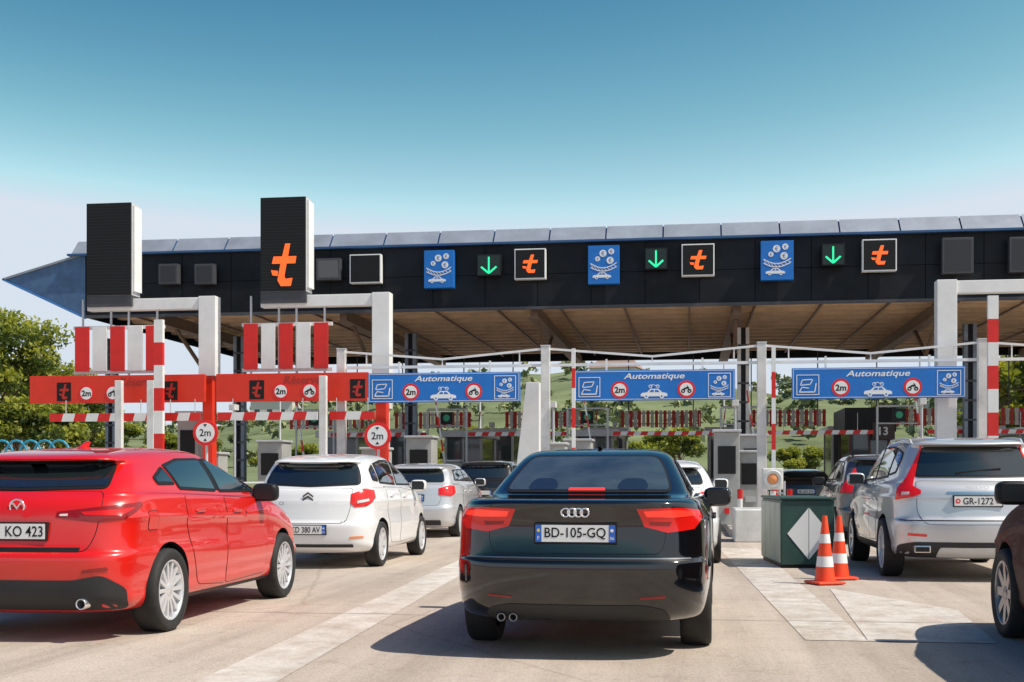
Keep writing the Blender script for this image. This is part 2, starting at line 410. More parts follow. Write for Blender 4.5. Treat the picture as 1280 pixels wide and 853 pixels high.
# --- black saloon
def black_saloon():
    L=4.59
    c=Car('glossy black four-door saloon waiting in the toll lane, brake lamps lit','car',(-.73,7.9),rad(-1.2),sedan_levels(L),L,
        lambda y:-.28*ss((y-3.3)/1.4),lambda y:.05*(y-1.95)**2,mat('black_paint',(.004,.004,.005),.10,coat=1,var=.03,spec=.5),sub=3,axles=(1.0,3.65),wr=.318,track=.765,W=.885,taper=(.085,.1))
    c.panel('boot_lid',[(-.55,.70),(.55,.70),(.585,.80),(.575,1.030),(-.575,1.030),(-.585,.80)],'rear',r=.04,off=.004,gap=.005)
    c.window('rear_window',[(-.605,1.09),(.605,1.09),(.55,1.25),(.478,1.365),(-.478,1.365),(-.55,1.25)],'rear',b=.016,r=.06,gl=RGLASS)
    c.patch('head_rest',[(rounded([(.20,1.105),(.44,1.105),(.40,1.185),(.24,1.185)],.04),'rear',mat('seat_dark',(.015,.018,.018),.08,coat=1),.0112,dict(skirt=0))],True)
    c.window('side_window',[(1.28,1.11),(1.5,1.25),(1.72,1.325),(2.05,1.345),(2.05,1.09)],'side',True,r=.03); c.window('side_window',[(2.1,1.09),(2.1,1.345),(2.45,1.335),(2.75,1.23),(3.12,1.09)],'side',True,r=.03)
    c.panel('door',[(1.42,.55),(1.55,.32),(2.07,.30),(2.07,1.05),(1.35,1.06),(1.3,.85)],'side',True)
    c.panel('door',[(2.08,.30),(3.1,.30),(3.15,.6),(3.15,1.04),(2.08,1.05)],'side',True)
    for sx in (1,-1):
        c.handle(1.62,.9,sx); c.handle(2.3,.9,sx)
    K=dict(cx=.5,cy=.55)
    tl=[(-7,.88),(-12,.995),(20,1.003),(52,.985),(56,.94),(40,.862),(12,.84)]
    c.patch('tail_light',[(rounded(tl,.015),'wrap',LAMP,.006,K),
        ([(-5,.945),(-7,.98),(20,.988),(42,.975),(42,.95),(20,.94)],'wrap',LAMPL,.009,K),
        ([(-2,.893),(-3,.912),(16,.912),(14,.883)],'wrap',LAMPD,.009,K)],True)
    c.patch('bumper_seam_glint',[([(-.74,.668),(.74,.668),(.74,.678),(-.74,.678)],'rear',DCHROME,.006),([(-.76,.655),(.76,.655),(.76,.666),(-.76,.666)],'rear',DARK,.003)])  # dark bumper seam, plus the lip's bright reflection laid on as a steel strip
    c.patch('rear_diffuser',[(rounded([(-.62,.265),(.62,.265),(.58,.34),(.45,.37),(-.45,.37),(-.58,.34)],.03),'rear',PLASTIC,.005)])
    c.patch('rear_reflector',[(rounded([(.42,.41),(.58,.42),(.58,.433),(.42,.423)],.008),'rear',LAMPD,.006)],True)
    c.plate(0,.835,'BD-105-GQ',tw=.40)
    m=MB(); y=c.ray('rear',0,.972)[0].y-.010
    for i in range(4):
        pr=[(.027+.0065*math.cos(a),.006*math.sin(a)) for a in [2*math.pi*k/8 for k in range(9)]]
        m.lathe(pr,((i-1.5)*.042,y-.002*(i%2),.972),CHROME,n=28,ax='y')
    m.obj('badge',c.root)
    c.patch('third_brake_light',[([(-.13,1.10),(.13,1.10),(.125,1.116),(-.125,1.116)],'rear',LAMPL,.013)])
    m=MB()
    for x in (-.50,-.42): m.lathe([(.026,.10),(.028,.02),(.022,.02),(.020,.10)],(x,.08,.275),DCHROME,n=20,ax='y')
    m.bx(-.54,-.38,.17,.19,.25,.30,DARK)
    m.obj('exhaust_pipe',c.root)
    m=MB(); m.beam((0,1.9,1.425),(0,1.75,1.45),.03,.02,DARK); m.obj('aerial',c.root)
    c.mirrors(3.0,1.03,.80)
# --- red hatchback
def red_hatch():
    L=4.46
    P=mat('red_paint',(.66,.010,.004),.28,coat=1,var=.03,vs=1.5)
    c=Car('bright red hatchback with silver multi-spoke wheels in the queue','car',(-4.87,8.2),0,
      hatch_levels(L,.897,1.455,1.07,.20,.56,3.35,2.35,.60,bump=.64,sp=.16),L,lambda y:-.3*ss((y-2.9)/1.6)-.05*ss((y-.5)/2.2),lambda y:.045*(y-1.7)**2,P,sub=3,
      axles=(.86,3.56),wr=.325,track=.79,W=.897,spokes=14,taper=(.06,.12))
    c.panel('tailgate',[(-.58,.66),(.58,.66),(.64,.80),(.66,1.0),(.62,1.10),(-.62,1.10),(-.66,1.0),(-.64,.80)],'rear',r=.06)
    c.window('rear_window',[(-.64,1.115),(0,1.10),(.64,1.115),(.60,1.22),(.53,1.335),(-.53,1.335),(-.60,1.22)],'rear',b=.02,r=.06)
    K=dict(cx=.5,cy=.55)
    c.patch('tail_light',[(rounded([(-20,.910),(-20,.95),(20,.985),(70,1.02),(72,.995),(45,.90),(15,.875)],.02),'wrap',LAMPD,.006,K),
        ([(6,.925),(2,.948),(40,.968),(58,.98),(40,.92)],'wrap',LAMP,.009,K),([(-17,.918),(-17,.932),(-10,.935),(-10,.918)],'wrap',LAMPW,.009,K)],True)
    c.patch('rear_diffuser',[(rounded([(-.80,.24),(.80,.24),(.82,.40),(.70,.50),(.5,.46),(-.5,.46),(-.70,.50),(-.82,.40)],.05),'rear',PLASTIC,.006)])
    c.patch('rear_reflector',[(rounded([(.56,.51),(.74,.53),(.73,.555),(.57,.535)],.008),'rear',LAMPD,.008)],True)
    c.plate(.02,.81,'KO 423',tw=.29,w=.52,ends=False,toff=.10)
    m=MB(); y=c.ray('rear',0,.985)[0].y-.006
    pr=[(.055+.007*math.cos(a),.006*math.sin(a)) for a in [2*math.pi*k/8 for k in range(9)]]
    m.lathe(pr,(0.03,y,.985),CHROME,n=28,ax='y')
    m.poly([(-.055,.02),(-.03,.035),(0,.0),(.03,.035),(.055,.02),(.03,.018),(0,-.02),(-.03,.018)],(0.03,y,.985),CHROME,.006)
    m.obj('badge',c.root)
    for sx in (1,-1):
        m=MB(); m.lathe([(.038,.12),(.040,-.02),(.034,-.025),(.031,-.01),(.028,.12)],(sx*.56,.06,.29),CHROME,n=24,ax='y'); m.obj('exhaust_pipe',c.root)
    c.window('side_window',[(.86,1.14),(.84,1.20),(1.12,1.29),(1.18,1.14)],'side',True,r=.03)
    c.window('side_window',[(1.22,1.10),(1.16,1.30),(1.5,1.355),(1.98,1.365),(1.98,1.075)],'side',True,r=.03)
    c.window('side_window',[(2.05,1.07),(2.05,1.365),(2.4,1.35),(2.72,1.24),(3.05,1.06)],'side',True,r=.03)
    c.patch('window_pillar',[([(1.97,1.09),(2.06,1.09),(2.06,1.36),(1.97,1.36)],'side',DARK,.006)],True)
    c.panel('door',[(1.30,.56),(1.42,.32),(2.02,.28),(2.02,1.04),(1.20,1.07),(1.16,.85)],'side',True)
    c.panel('door',[(2.03,.28),(3.0,.30),(3.06,.55),(3.08,1.0),(2.03,1.04)],'side',True)
    for sx in (1,-1): c.handle(1.42,.93,sx); c.handle(2.25,.91,sx)
    c.patch('side_skirt',[([(1.25,.235),(3.2,.235),(3.2,.26),(1.25,.26)],'side',DARK,.004)],True)
    c.mirrors(2.86,1.06,.82,DARK)
    m=MB(); m.poly([(-.09,0),(.06,0),(.09,.05),(.05,.055)],(0,1.15,1.44),P,.02,rt=(0,1,0)); m.obj('aerial',c.root)
    c.panel('fuel_flap',[(.5,.80),(.66,.80),(.66,.95),(.5,.95)],'side',False,r=.03)
# --- white hatch
WCP=paint('white_car_paint',(.80,.80,.80),rough=.3)
def white_hatch():
    L=3.94
    x,y=gp(470,708)
    c=Car('white rounded small hatchback with red corner tail lamps','car',(x-.74,y-.76),0,
      hatch_levels(L,.864,1.53,1.05,.16,.40,3.1,2.05,.62,bump=.60,sp=.10,br=.14,rr=.32),L,lambda y:-.28*ss((y-2.5)/1.4),lambda y:.06*(y-1.5)**2,WCP,
      axles=(.74,3.2),wr=.305,track=.75,W=.864,spokes=8,ww=.2,taper=(.07,.12))
    c.panel('tailgate',[(-.50,.60),(.50,.60),(.56,.8),(.58,1.06),(-.58,1.06),(-.56,.8)],'rear',r=.06)
    c.window('rear_window',[(-.66,1.10),(0,1.07),(.66,1.10),(.62,1.25),(.54,1.40),(-.54,1.40),(-.62,1.25)],'rear',b=.02,r=.08)
    K=dict(cx=.45,cy=.6)
    c.patch('tail_light',[(rounded([(13,.86),(14,.98),(40,1.05),(68,1.03),(66,.93),(40,.82),(20,.81)],.03),'wrap',LAMP,.008,K),
        ([(24,.86),(24,.89),(46,.92),(46,.89)],'wrap',LAMPW,.011,K)],True)
    c.plate(0,.52,'CD 380 AV',tw=.39)
    c.patch('bumper_insert',[(rounded([(-.6,.29),(.6,.29),(.6,.33),(-.6,.33)],.02),'rear',PLASTIC,.006)])
    c.patch('rear_reflector',[(rounded([(.56,.40),(.72,.41),(.72,.44),(.56,.43)],.01),'rear',LAMPO,.006)],True)
    y0=c.ray('rear',0,.92)[0].y-.005; m=MB()
    for dz in (0,.045): m.poly([(-.07,-.03+dz),(0,.02+dz),(.07,-.03+dz),(.07,-.005+dz),(0,.045+dz),(-.07,-.005+dz)],(0,y0,.92),DGREY,.006)
    m.text('C3',(-.36,-.06),.04,(0,y0-.003,.92),DGREY,.004); m.obj('badge',c.root)
    m=MB(); m.lathe([(.03,.1),(.03,-.03),(.024,-.03),(.024,.1)],(-.4,.08,.24),DCHROME,n=16,ax='y'); m.obj('exhaust_pipe',c.root)
    c.window('side_window',[(.60,1.16),(.58,1.3),(.80,1.38),(.86,1.14)],'side',True,r=.04)
    c.window('side_window',[(.90,1.12),(.86,1.39),(1.3,1.44),(1.72,1.445),(1.72,1.09)],'side',True,r=.03)
    c.window('side_window',[(1.78,1.09),(1.78,1.445),(2.1,1.42),(2.45,1.3),(2.8,1.08)],'side',True,r=.03)
    c.panel('door',[(1.12,.5),(1.25,.3),(1.75,.28),(1.75,1.06),(1.0,1.08),(1.0,.8)],'side',True)
    c.panel('door',[(1.76,.28),(2.65,.3),(2.72,.5),(2.74,1.0),(1.76,1.06)],'side',True)
    for sx in (1,-1): c.handle(1.2,.95,sx); c.handle(1.95,.93,sx)
    c.mirrors(2.6,1.08,.80)
# --- silver suv
def silver_suv():
    L=4.63; W=.945
    P=paint('silver_paint',(.60,.61,.63),metal=.4,rough=.32)
    x,y=gp(1103,720)
    c=Car('silver sport utility vehicle with tall red tail lamps and roof rails','car',(x+.92,y-.95),0,
      hatch_levels(L,W,1.70,1.14,.20,.42,3.35,2.4,.66,bump=.70,sp=.12,zb=.26,br=.12,rr=.30),L,lambda y:-.25*ss((y-2.9)/1.7)-.03*ss(y/2),lambda y:.04*(y-1.6)**2,P,
      axles=(.93,3.70),wr=.355,track=.83,W=W,spokes=7,ww=.24,taper=(.08,.1))
    c.panel('tailgate',[(-.58,.66),(.58,.66),(.66,.8),(.66,1.16),(-.66,1.16),(-.66,.8)],'rear',r=.06)
    c.window('rear_window',[(-.66,1.20),(.66,1.20),(.60,1.4),(.55,1.56),(-.55,1.56),(-.60,1.4)],'rear',b=.02,r=.06)
    K=dict(cx=.5,cy=.6)
    c.patch('tail_light',[(rounded([(27,1.10),(30,1.2),(29,1.35),(23,1.57),(30,1.57),(39,1.4),(46,1.2),(54,1.07),(52,.94),(24,.975),(14,1.01),(14,1.05)],.02),'wrap',LAMP,.012,K),
       ([(30,1.0),(30,1.03),(42,1.03),(42,.995)],'wrap',LAMPW,.015,K)],True)
    c.patch('rear_bumper_cladding',[(rounded([(-.84,.28),(.84,.28),(.86,.42),(.7,.46),(-.7,.46),(-.86,.42)],.05),'rear',PLASTIC,.006)])
    c.patch('skid_plate',[(rounded([(-.45,.29),(.45,.29),(.42,.40),(-.42,.40)],.03),'rear',LGREY,.012)])
    c.patch('bumper_seam',[([(-.84,.70),(.84,.70),(.84,.712),(-.84,.712)],'rear',DARK,.003)])
    c.patch('rear_reflector',[(rounded([(.56,.52),(.76,.53),(.76,.56),(.56,.55)],.01),'rear',LAMP,.006)],True)
    c.plate(0,.93,'GR-1272',tw=.33,ends=False,swiss=True)
    c.patch('plate_trim',[(rounded([(-.34,1.01),(.34,1.01),(.33,1.035),(-.33,1.035)],.01),'rear',CHROME,.008)])
    y0=min(c.ray('rear',.2,1.07)[0].y,c.ray('rear',0,1.07)[0].y)-.012; m=MB(); m.text('VOLVO',(0,0),.026,(0,y0,1.085),LGREY,.004,w=.26,bold=.0); m.obj('badge',c.root)
    for sx in (1,-1):
        m=MB(); m.bx(sx*.62-.09,sx*.62+.09,-.005,.1,.34,.42,CHROME); m.bx(sx*.62-.078,sx*.62+.078,-.008,.09,.35,.41,DARK); m.obj('exhaust_pipe',c.root,bevel=.01)
        m=MB()
        pts=[(sx*.63,y,c.ray('top',sx*.63,y)[0].z+.035) for y in (.75,1.1,1.6,2.1,2.45)]
        pts=[(sx*.63,.65,pts[0][2]-.05)]+pts+[(sx*.63,2.55,pts[-1][2]-.05)]
        m.pipe(pts,.014,LGREY); m.obj('roof_rail',c.root)
    m=MB(); m.beam((-.2,c.ray('rear',-.2,1.26)[0].y-.02,1.25),(.3,c.ray('rear',.3,1.3)[0].y-.02,1.30),.015,.02,DARK); m.obj('rear_wiper',c.root)
    c.window('side_window',[(.72,1.25),(.62,1.42),(.68,1.50),(1.0,1.55),(1.08,1.22)],'side',True,r=.04)
    c.window('side_window',[(1.14,1.2),(1.08,1.56),(1.5,1.59),(1.98,1.59),(1.98,1.17)],'side',True,r=.03)
    c.window('side_window',[(2.05,1.17),(2.05,1.59),(2.4,1.56),(2.7,1.42),(3.05,1.15)],'side',True,r=.03)
    c.panel('door',[(1.42,.6),(1.5,.42),(2.0,.40),(2.0,1.14),(1.25,1.17),(1.25,.9)],'side',True)
    c.panel('door',[(2.01,.40),(3.0,.42),(3.1,.6),(3.12,1.08),(2.01,1.14)],'side',True)
    for sx in (1,-1): c.handle(1.5,1.02,sx); c.handle(2.25,1.0,sx)
    c.patch('sill_cladding',[([(1.4,.28),(3.2,.28),(3.2,.39),(1.4,.39)],'side',PLASTIC,.006)],True)
    c.mirrors(2.9,1.18,.86)
# --- generic hatch
def simple_car(label,loc,pnt,L=4.2,W=.87,H=1.5,belt=1.05,ys=.18,yt=.5,tl='low',plate=None,rails=False,rz=0,wr=.31,rim=RIM,lamp=LAMP):
    cow=L*.76; ft=L*.54
    c=Car(label,'car',loc,rz,hatch_levels(L,W,H,belt,ys,yt,cow,ft,W-.26,bump=.62,sp=.1,br=.1),L,lambda y:-.27*ss((y-L*.68)/(L*.32)),
      lambda y:.05*(y-1.6)**2,pnt,axles=(.85,L-.88),wr=wr,track=W-.11,W=W,spokes=8,rim=rim)
    c.panel('tailgate',[(-.55,.64),(.55,.64),(.6,.8),(.6,belt+.02),(-.6,belt+.02),(-.6,.8)],'rear',r=.06)
    c.window('rear_window',[(-.63,belt+.05),(.63,belt+.05),(.58,(belt+H)/2),(.50,H-.13),(-.50,H-.13),(-.58,(belt+H)/2)],'rear',r=.06)
    K=dict(cx=.45,cy=.6)
    if tl=='low': p=[(12,belt-.20),(12,belt-.07),(40,belt-.01),(66,belt-.02),(62,belt-.15),(40,belt-.22)]
    else: p=[(25,belt-.15),(25,belt+.2),(42,belt+.3),(50,belt+.1),(58,belt-.15)]
    c.patch('tail_light',[(rounded(p,.02),'wrap',lamp,.012,K)],True)
    if plate is not None: c.plate(0,.8,plate,tw=.38)
    lo=belt+.07; hi=H-.12
    a=ys+.55;b=yt+.45;m=L*.42
    c.window('side_window',[(a,lo+.02),(b,hi-.03),(m,hi),(m,lo)],'side',True,r=.03)
    c.window('side_window',[(m+.06,lo),(m+.06,hi),(ft-.05,hi-.01),(ft+.3,hi-.12),(cow-.3,lo)],'side',True,r=.03)
    c.panel('door',[(1.3,.5),(1.4,.3),(m+.03,.28),(m+.03,belt),(1.2,belt+.02),(1.15,.8)],'side',True)
    c.panel('door',[(m+.04,.28),(L-1.35,.3),(L-1.28,.5),(L-1.25,belt-.04),(m+.04,belt)],'side',True)
    for sx in (1,-1): c.handle(m-.35,belt-.12,sx); c.handle(m+.25,belt-.13,sx)
    c.mirrors(cow-.35,belt+.05,W-.07,DARK if rails else None)
    c.patch('bumper_insert',[(rounded([(-.6,.26),(.6,.26),(.6,.36),(-.6,.36)],.02),'rear',PLASTIC,.006)])
    if rails:
        for sx in (1,-1):
            mm=MB(); mm.pipe([(sx*(W-.33),y,c.ray('top',sx*(W-.33),y)[0].z+.03) for y in (.7,1.2,1.8,2.2)],.014,DARK); mm.obj('roof_rail',c.root)
    return c
black_saloon(); red_hatch(); white_hatch(); silver_suv()
x,y=gp(573,671)
simple_car('light silver hatchback queuing ahead of the white one',(x-.80,y-.9),paint('pale_silver_paint',(.60,.61,.63),metal=.35),H=1.5,plate='')
simple_car('black sport utility vehicle entering the toll lane',(-5.35,31.5),paint('black_suv_paint',(.012,.012,.013)),H=1.66,W=.93,L=4.6,belt=1.12,plate='')
simple_car('white hatchback just ahead of the black saloon',(-.42,16.6),WCP,H=1.46,plate='')
simple_car('dark grey people carrier with roof rails and pillar lamps',(3.55,22.3),paint('dark_grey_paint',(.10,.105,.115),metal=.5),H=1.64,W=.9,L=4.4,belt=1.08,tl='high',plate='',rails=True)
simple_car('dark saloon-sized car stopped at the toll booth',(3.3,35.5),paint('anthracite_paint',(.02,.022,.028),metal=.3),H=1.45,plate='EK 653 ZN')
simple_car('grey hatchback leaving the toll lane',(-9.2,30),paint('mid_grey_paint',(.12,.12,.13),metal=.4),H=1.5,plate='')
simple_car('small red car waiting under the canopy',(-.6,37),paint('far_red_paint',(.5,.03,.02)),H=1.46,plate='')
simple_car('dark maroon car with black mirror, only its front wing showing',(3.24,6.0),mat('maroon_paint',(.055,.008,.006),.5,coat=.06,spec=.06,var=.05),H=1.6,W=.92,L=4.5,belt=1.04,wr=.335,rim=mat('dark_alloy',(.35,.34,.34),.3,metal=.6),rails=True)

# ---------------------------------------------------------------- ground
def ground_mat(name='worn_concrete',worn=False):
    m=bpy.data.materials.new(name); m.use_nodes=True; nt=m.node_tree; b=nt.nodes['Principled BSDF']; b.inputs['Roughness'].default_value=.9; b.inputs['Specular IOR Level'].default_value=.2
    tc=nt.nodes.new('ShaderNodeTexCoord'); L=nt.links.new
    def noise(sc_,det,rgh=.6,stretch=None):
        n=nt.nodes.new('ShaderNodeTexNoise'); n.inputs['Scale'].default_value=sc_; n.inputs['Detail'].default_value=det; n.inputs['Roughness'].default_value=rgh
        if stretch:
            mp=nt.nodes.new('ShaderNodeMapping'); mp.inputs['Scale'].default_value=stretch; L(tc.outputs['Object'],mp.inputs['Vector']); L(mp.outputs['Vector'],n.inputs['Vector'])
        else: L(tc.outputs['Object'],n.inputs['Vector'])
        return n
    def ramp(src,p0,c0,p1,c1):
        r=nt.nodes.new('ShaderNodeValToRGB'); r.color_ramp.elements[0].position=p0; r.color_ramp.elements[0].color=(*c0,1)
        r.color_ramp.elements[1].position=p1; r.color_ramp.elements[1].color=(*c1,1); L(src,r.inputs['Fac']); return r
    def mul(a,b_,ty='MULTIPLY'):
        x=nt.nodes.new('ShaderNodeMixRGB'); x.blend_type=ty; x.inputs[0].default_value=1; L(a,x.inputs[1]); L(b_,x.inputs[2]); return x
    base=ramp(noise(.35,5).outputs['Fac'],.3,(.51,.425,.35),.7,(.62,.535,.455))
    grit=ramp(noise(60,5,.9).outputs['Fac'],.34,(.58,.57,.56),.60,(1.05,1.05,1.05))
    streak=ramp(noise(1.0,6,.65,stretch=(1.6,.08,1)).outputs['Fac'],.34,(.74,.73,.72),.58,(1,1,1))
    blot=ramp(noise(3.2,8,.8).outputs['Fac'],.30,(.74,.72,.70),.46,(1,1,1))
    x=mul(mul(mul(base.outputs[0],grit.outputs[0]).outputs[0],streak.outputs[0]).outputs[0],blot.outputs[0])
    vo=nt.nodes.new('ShaderNodeTexVoronoi'); vo.feature='DISTANCE_TO_EDGE'; vo.inputs['Scale'].default_value=.16
    wn=noise(1.5,5); mp=nt.nodes.new('ShaderNodeMixRGB'); mp.inputs[0].default_value=.12; L(tc.outputs['Object'],mp.inputs[1]); L(wn.outputs['Color'],mp.inputs[2])
    L(mp.outputs[0],vo.inputs['Vector'])
    cr=ramp(vo.outputs['Distance'],.0,(.84,.82,.80),.002,(1,1,1))
    x=mul(x.outputs[0],cr.outputs[0])
    if worn:
        f=ramp(noise(2.6,10,.8).outputs['Fac'],.38,(.0,.0,.0),.64,(.65,.65,.65))
        y=nt.nodes.new('ShaderNodeMixRGB'); y.inputs[2].default_value=(.78,.75,.71,1); L(f.outputs[0],y.inputs[0]); L(x.outputs[0],y.inputs[1]); x=y
    L(x.outputs[0],b.inputs['Base Color'])
    bp=nt.nodes.new('ShaderNodeBump'); bp.inputs['Strength'].default_value=.4; bp.inputs['Distance'].default_value=.01; L(noise(120,3).outputs['Fac'],bp.inputs['Height']); L(bp.outputs['Normal'],b.inputs['Normal'])
    return m
m=MB(); m.add([(-900,-60,0),(900,-60,0),(900,1600,0),(-900,1600,0)],[(0,1,2,3)],mat('dry_grass',(.18,.17,.08),.9,var=.35,vs=.1)); struct(m.obj('ground'))
m=MB(); m.add([(-32,-20,.004),(34,-20,.004),(34,95,.004),(-32,95,.004)],[(0,1,2,3)],ground_mat()); struct(m.obj('road'))
WW=ground_mat('worn_white_marking',True)
def marking(pts,z=.008,mt=None):
    m=MB(); m.add([(x,y,z) for x,y in pts],[tuple(range(len(pts)))],mt or WW); struct(m.obj('road_marking'))
marking([(-2.65,2),(-2.15,2),(-2.95,19),(-3.35,19)])
marking([(1.15,21),(.5,21),(.85,9.2),(1.3,9.2)])
marking([(1.5,13.5),(1.3,9.2),(2.2,9.2),(2.4,11.5)],.0085)
marking([(-7.5,2),(-7.2,2),(-7.35,24),(-7.6,24)])
JT=mat('joint_tar',(.38,.33,.28),.9,var=.4,vs=4)
for Y in (10.4,22): marking([(-30,Y),(32,Y),(32,Y+.018),(-30,Y+.018)],.012,JT)

# ---------------------------------------------------------------- islands
ISL=[-15.9,-11.4,-7.25,-2.98,1.55,6.0,10.6,15.2,19.8]
for X in ISL:
    m=MB(); n=10; w=.72
    out=[(X+w*math.sin(a),25.2-w*1.2*math.cos(a)) for a in [ -math.pi/2+math.pi*i/n for i in range(n+1)]]+[(X+w,52),(X-w,52)]
    k=len(out); z1=.16
    m.add([(x,y,0) for x,y in out]+[(x,y,z1) for x,y in out],[tuple(range(k,2*k))]+[(i,(i+1)%k,k+(i+1)%k,k+i) for i in range(k)],CONC)
    struct(m.obj('pavement',bevel=.02))

# ---------------------------------------------------------------- sign artwork
def stroke(m,pts,w,o,mt,dep=.006):
    for a,b in zip(pts[:-1],pts[1:]):
        a=Vector(a);b=Vector(b);d=(b-a).normalized();n=Vector((-d.y,d.x))*w/2
        m.poly([tuple(a-n),tuple(b-n),tuple(b+n),tuple(a+n)],o,mt,dep)
def car_icon(m,c,s,o,mt,dep=.006):
    P=[(-.5,.04),(-.5,.13),(-.44,.17),(-.27,.19),(-.14,.32),(.16,.32),(.30,.19),(.46,.16),(.5,.12),(.5,.04)]
    m.poly([(c[0]+x*s,c[1]+y*s) for x,y in P],o,mt,dep)
    for x in (-.29,.29): m.disc((c[0]+x*s,c[1]+.04*s),.085*s,o,mt,dep+.001,n=14); m.disc((c[0]+x*s,c[1]+.04*s),.035*s,o,BLUE,dep+.003,n=10)
    m.poly([(c[0]+x*s,c[1]+y*s) for x,y in [(-.18,.20),(-.11,.28),(-.01,.28),(-.01,.20)]],o,BLUE,dep+.002)
    m.poly([(c[0]+x*s,c[1]+y*s) for x,y in [(.03,.20),(.03,.28),(.13,.28),(.21,.20)]],o,BLUE,dep+.002)
def ring_icon(m,c,r,o,kind):
    m.disc(c,r,o,RING,.006); m.disc(c,r*.74,o,SWHITE,.008)
    if kind=='2m': m.text('2m',c,r*.72,o,BLACK,.010,bold=.03)
    else:
        for dx in (-.36,.36): m.disc((c[0]+dx*r,c[1]-.2*r),.24*r,o,BLACK,.010,n=14); m.disc((c[0]+dx*r,c[1]-.2*r),.1*r,o,SWHITE,.0115,n=10)
        stroke(m,[(c[0]-.4*r,c[1]-.1*r),(c[0]-.1*r,c[1]+.12*r),(c[0]+.3*r,c[1]+.15*r)],.2*r,o,BLACK,.0125)
        stroke(m,[(c[0]+.1*r,c[1]+.4*r),(c[0]+.38*r,c[1]-.2*r)],.09*r,o,BLACK,.0125)
def coin_icon(m,c,s,o):
    for x,y,r in ((-.02,.34,.12),(.26,.40,.10),(.22,.10,.12),(-.20,.16,.085)):
        m.disc((c[0]+x*s,c[1]+y*s),r*s,o,SWHITE,.008,n=18); m.text('€',(c[0]+x*s,c[1]+y*s),r*s*1.2,o,BLUE,.010)
    f=lambda t:(c[0]+(-.44+.88*t)*s,c[1]+(.10-.25*math.sin(.4+t*2.4))*s); g=lambda t:(c[0]+(-.44+.88*t)*s,c[1]+(-.04-.22*math.sin(.4+t*2.4))*s)
    stroke(m,[f(i/8) for i in range(9)],.03*s,o,SWHITE,.0105); stroke(m,[g(i/8) for i in range(9)],.03*s,o,SWHITE,.0085)
    for i in range(0,8): stroke(m,[f(i/8),g((i+1)/8)],.015*s,o,SWHITE,.009)
    car_icon(m,(c[0]-.06*s,c[1]-.50*s),.62*s,o,SWHITE)
def frame(m,x0,x1,z0,z1,w,o,mt,dep=.006):
    for a in ((x0,x1,z0,z0+w),(x0,x1,z1-w,z1),(x0,x0+w,z0+w,z1-w),(x1-w,x1,z0+w,z1-w)):
        m.poly([(a[0],a[2]),(a[1],a[2]),(a[1],a[3]),(a[0],a[3])],o,mt,dep)
TL=[(.06,.5),(.24,.5),(.16,.2),(.46,.2),(.42,.03),(.11,.03),(.03,-.27),(.07,-.33),(.32,-.31),(.26,-.5),(-.10,-.5),(-.22,-.36),(-.11,.03),(-.42,.03),(-.36,.2),(-.05,.2)]
def t_logo(m,c,s,o,mt,dep=.006,sw=.75):
    m.poly([(c[0]+x*s*sw,c[1]+y*s) for x,y in TL],o,mt,dep)
    m.poly([(c[0]+x*s*sw,c[1]+y*s) for x,y in [(-.45,-.12),(-.2,-.14),(-.22,-.26),(-.4,-.24)]],o,mt,dep)
def blue_sign(px0,px1,Y=26):
    x0,x1=wx(px0,Y),wx(px1,Y); z0,z1=2.83,3.47; w=x1-x0; h=z1-z0
    t=thing('lane_sign','blue lane sign reading Automatique with height and motorcycle limits','sign',((x0+x1)/2,Y,z0),0,'lane signs over the toll lanes')
    m=MB(); m.bx(-w/2,w/2,0,.09,0,h,BLUE); m.obj('panel',t,bevel=.008)
    o=(0,0,0); m=MB()
    frame(m,-w/2+.02,w/2-.02,.02,h-.02,.010,o,SWHITE,.003)
    m.text('Automatique',(0,h-.145),.16,o,SWHITE,.006,w=1.28,shear=.25,bold=.015)
    m.obj('lettering',t)
    m=MB()
    frame(m,-w/2+.09,-w/2+.55,.08,.50,.014,o,SWHITE)
    s=-w/2+.32
    stroke(m,[(s-.15,.28),(s+.05,.30),(s+.10,.40),(s-.11,.39),(s-.15,.28)],.018,o,SWHITE,.006); stroke(m,[(s-.17,.14),(s+.14,.14),(s+.17,.32)],.022,o,SWHITE,.007); stroke(m,[(s-.17,.14),(s-.12,.24),(s+.02,.22)],.018,o,SWHITE,.0075)
    ring_icon(m,(-w*.215,.225),.185,o,'2m'); ring_icon(m,(w*.20,.225),.185,o,'moto')
    car_icon(m,(0,.06),.56,o,SWHITE)
    for dx in (-.075,.075): m.disc((dx,.29),.04,o,SWHITE,.006,n=12); m.disc((dx,.29),.025,o,BLUE,.008,n=12)
    stroke(m,[(-.075,.29),(-.02,.33),(.075,.29)],.012,o,SWHITE,.009)
    frame(m,w/2-.56,w/2-.09,.05,.56,.014,o,SWHITE)
    coin_icon(m,(w/2-.325,.30),.42,o)
    m.obj('pictogram',t)
    m=MB(); 
    for xx in (-w*.3,w*.3): m.bx(xx-.02,xx+.02,.09,.13,h*.2,h+.25,WHITE)
    m.obj('bracket',t)
for a,b in ((460,650),(718,919),(990,1207)): blue_sign(a,b)
DIMR=mat('dim_red_lettering',(.42,.022,.010),.4); DKR=mat('dark_symbol_red',(.50,.02,.008),.4)
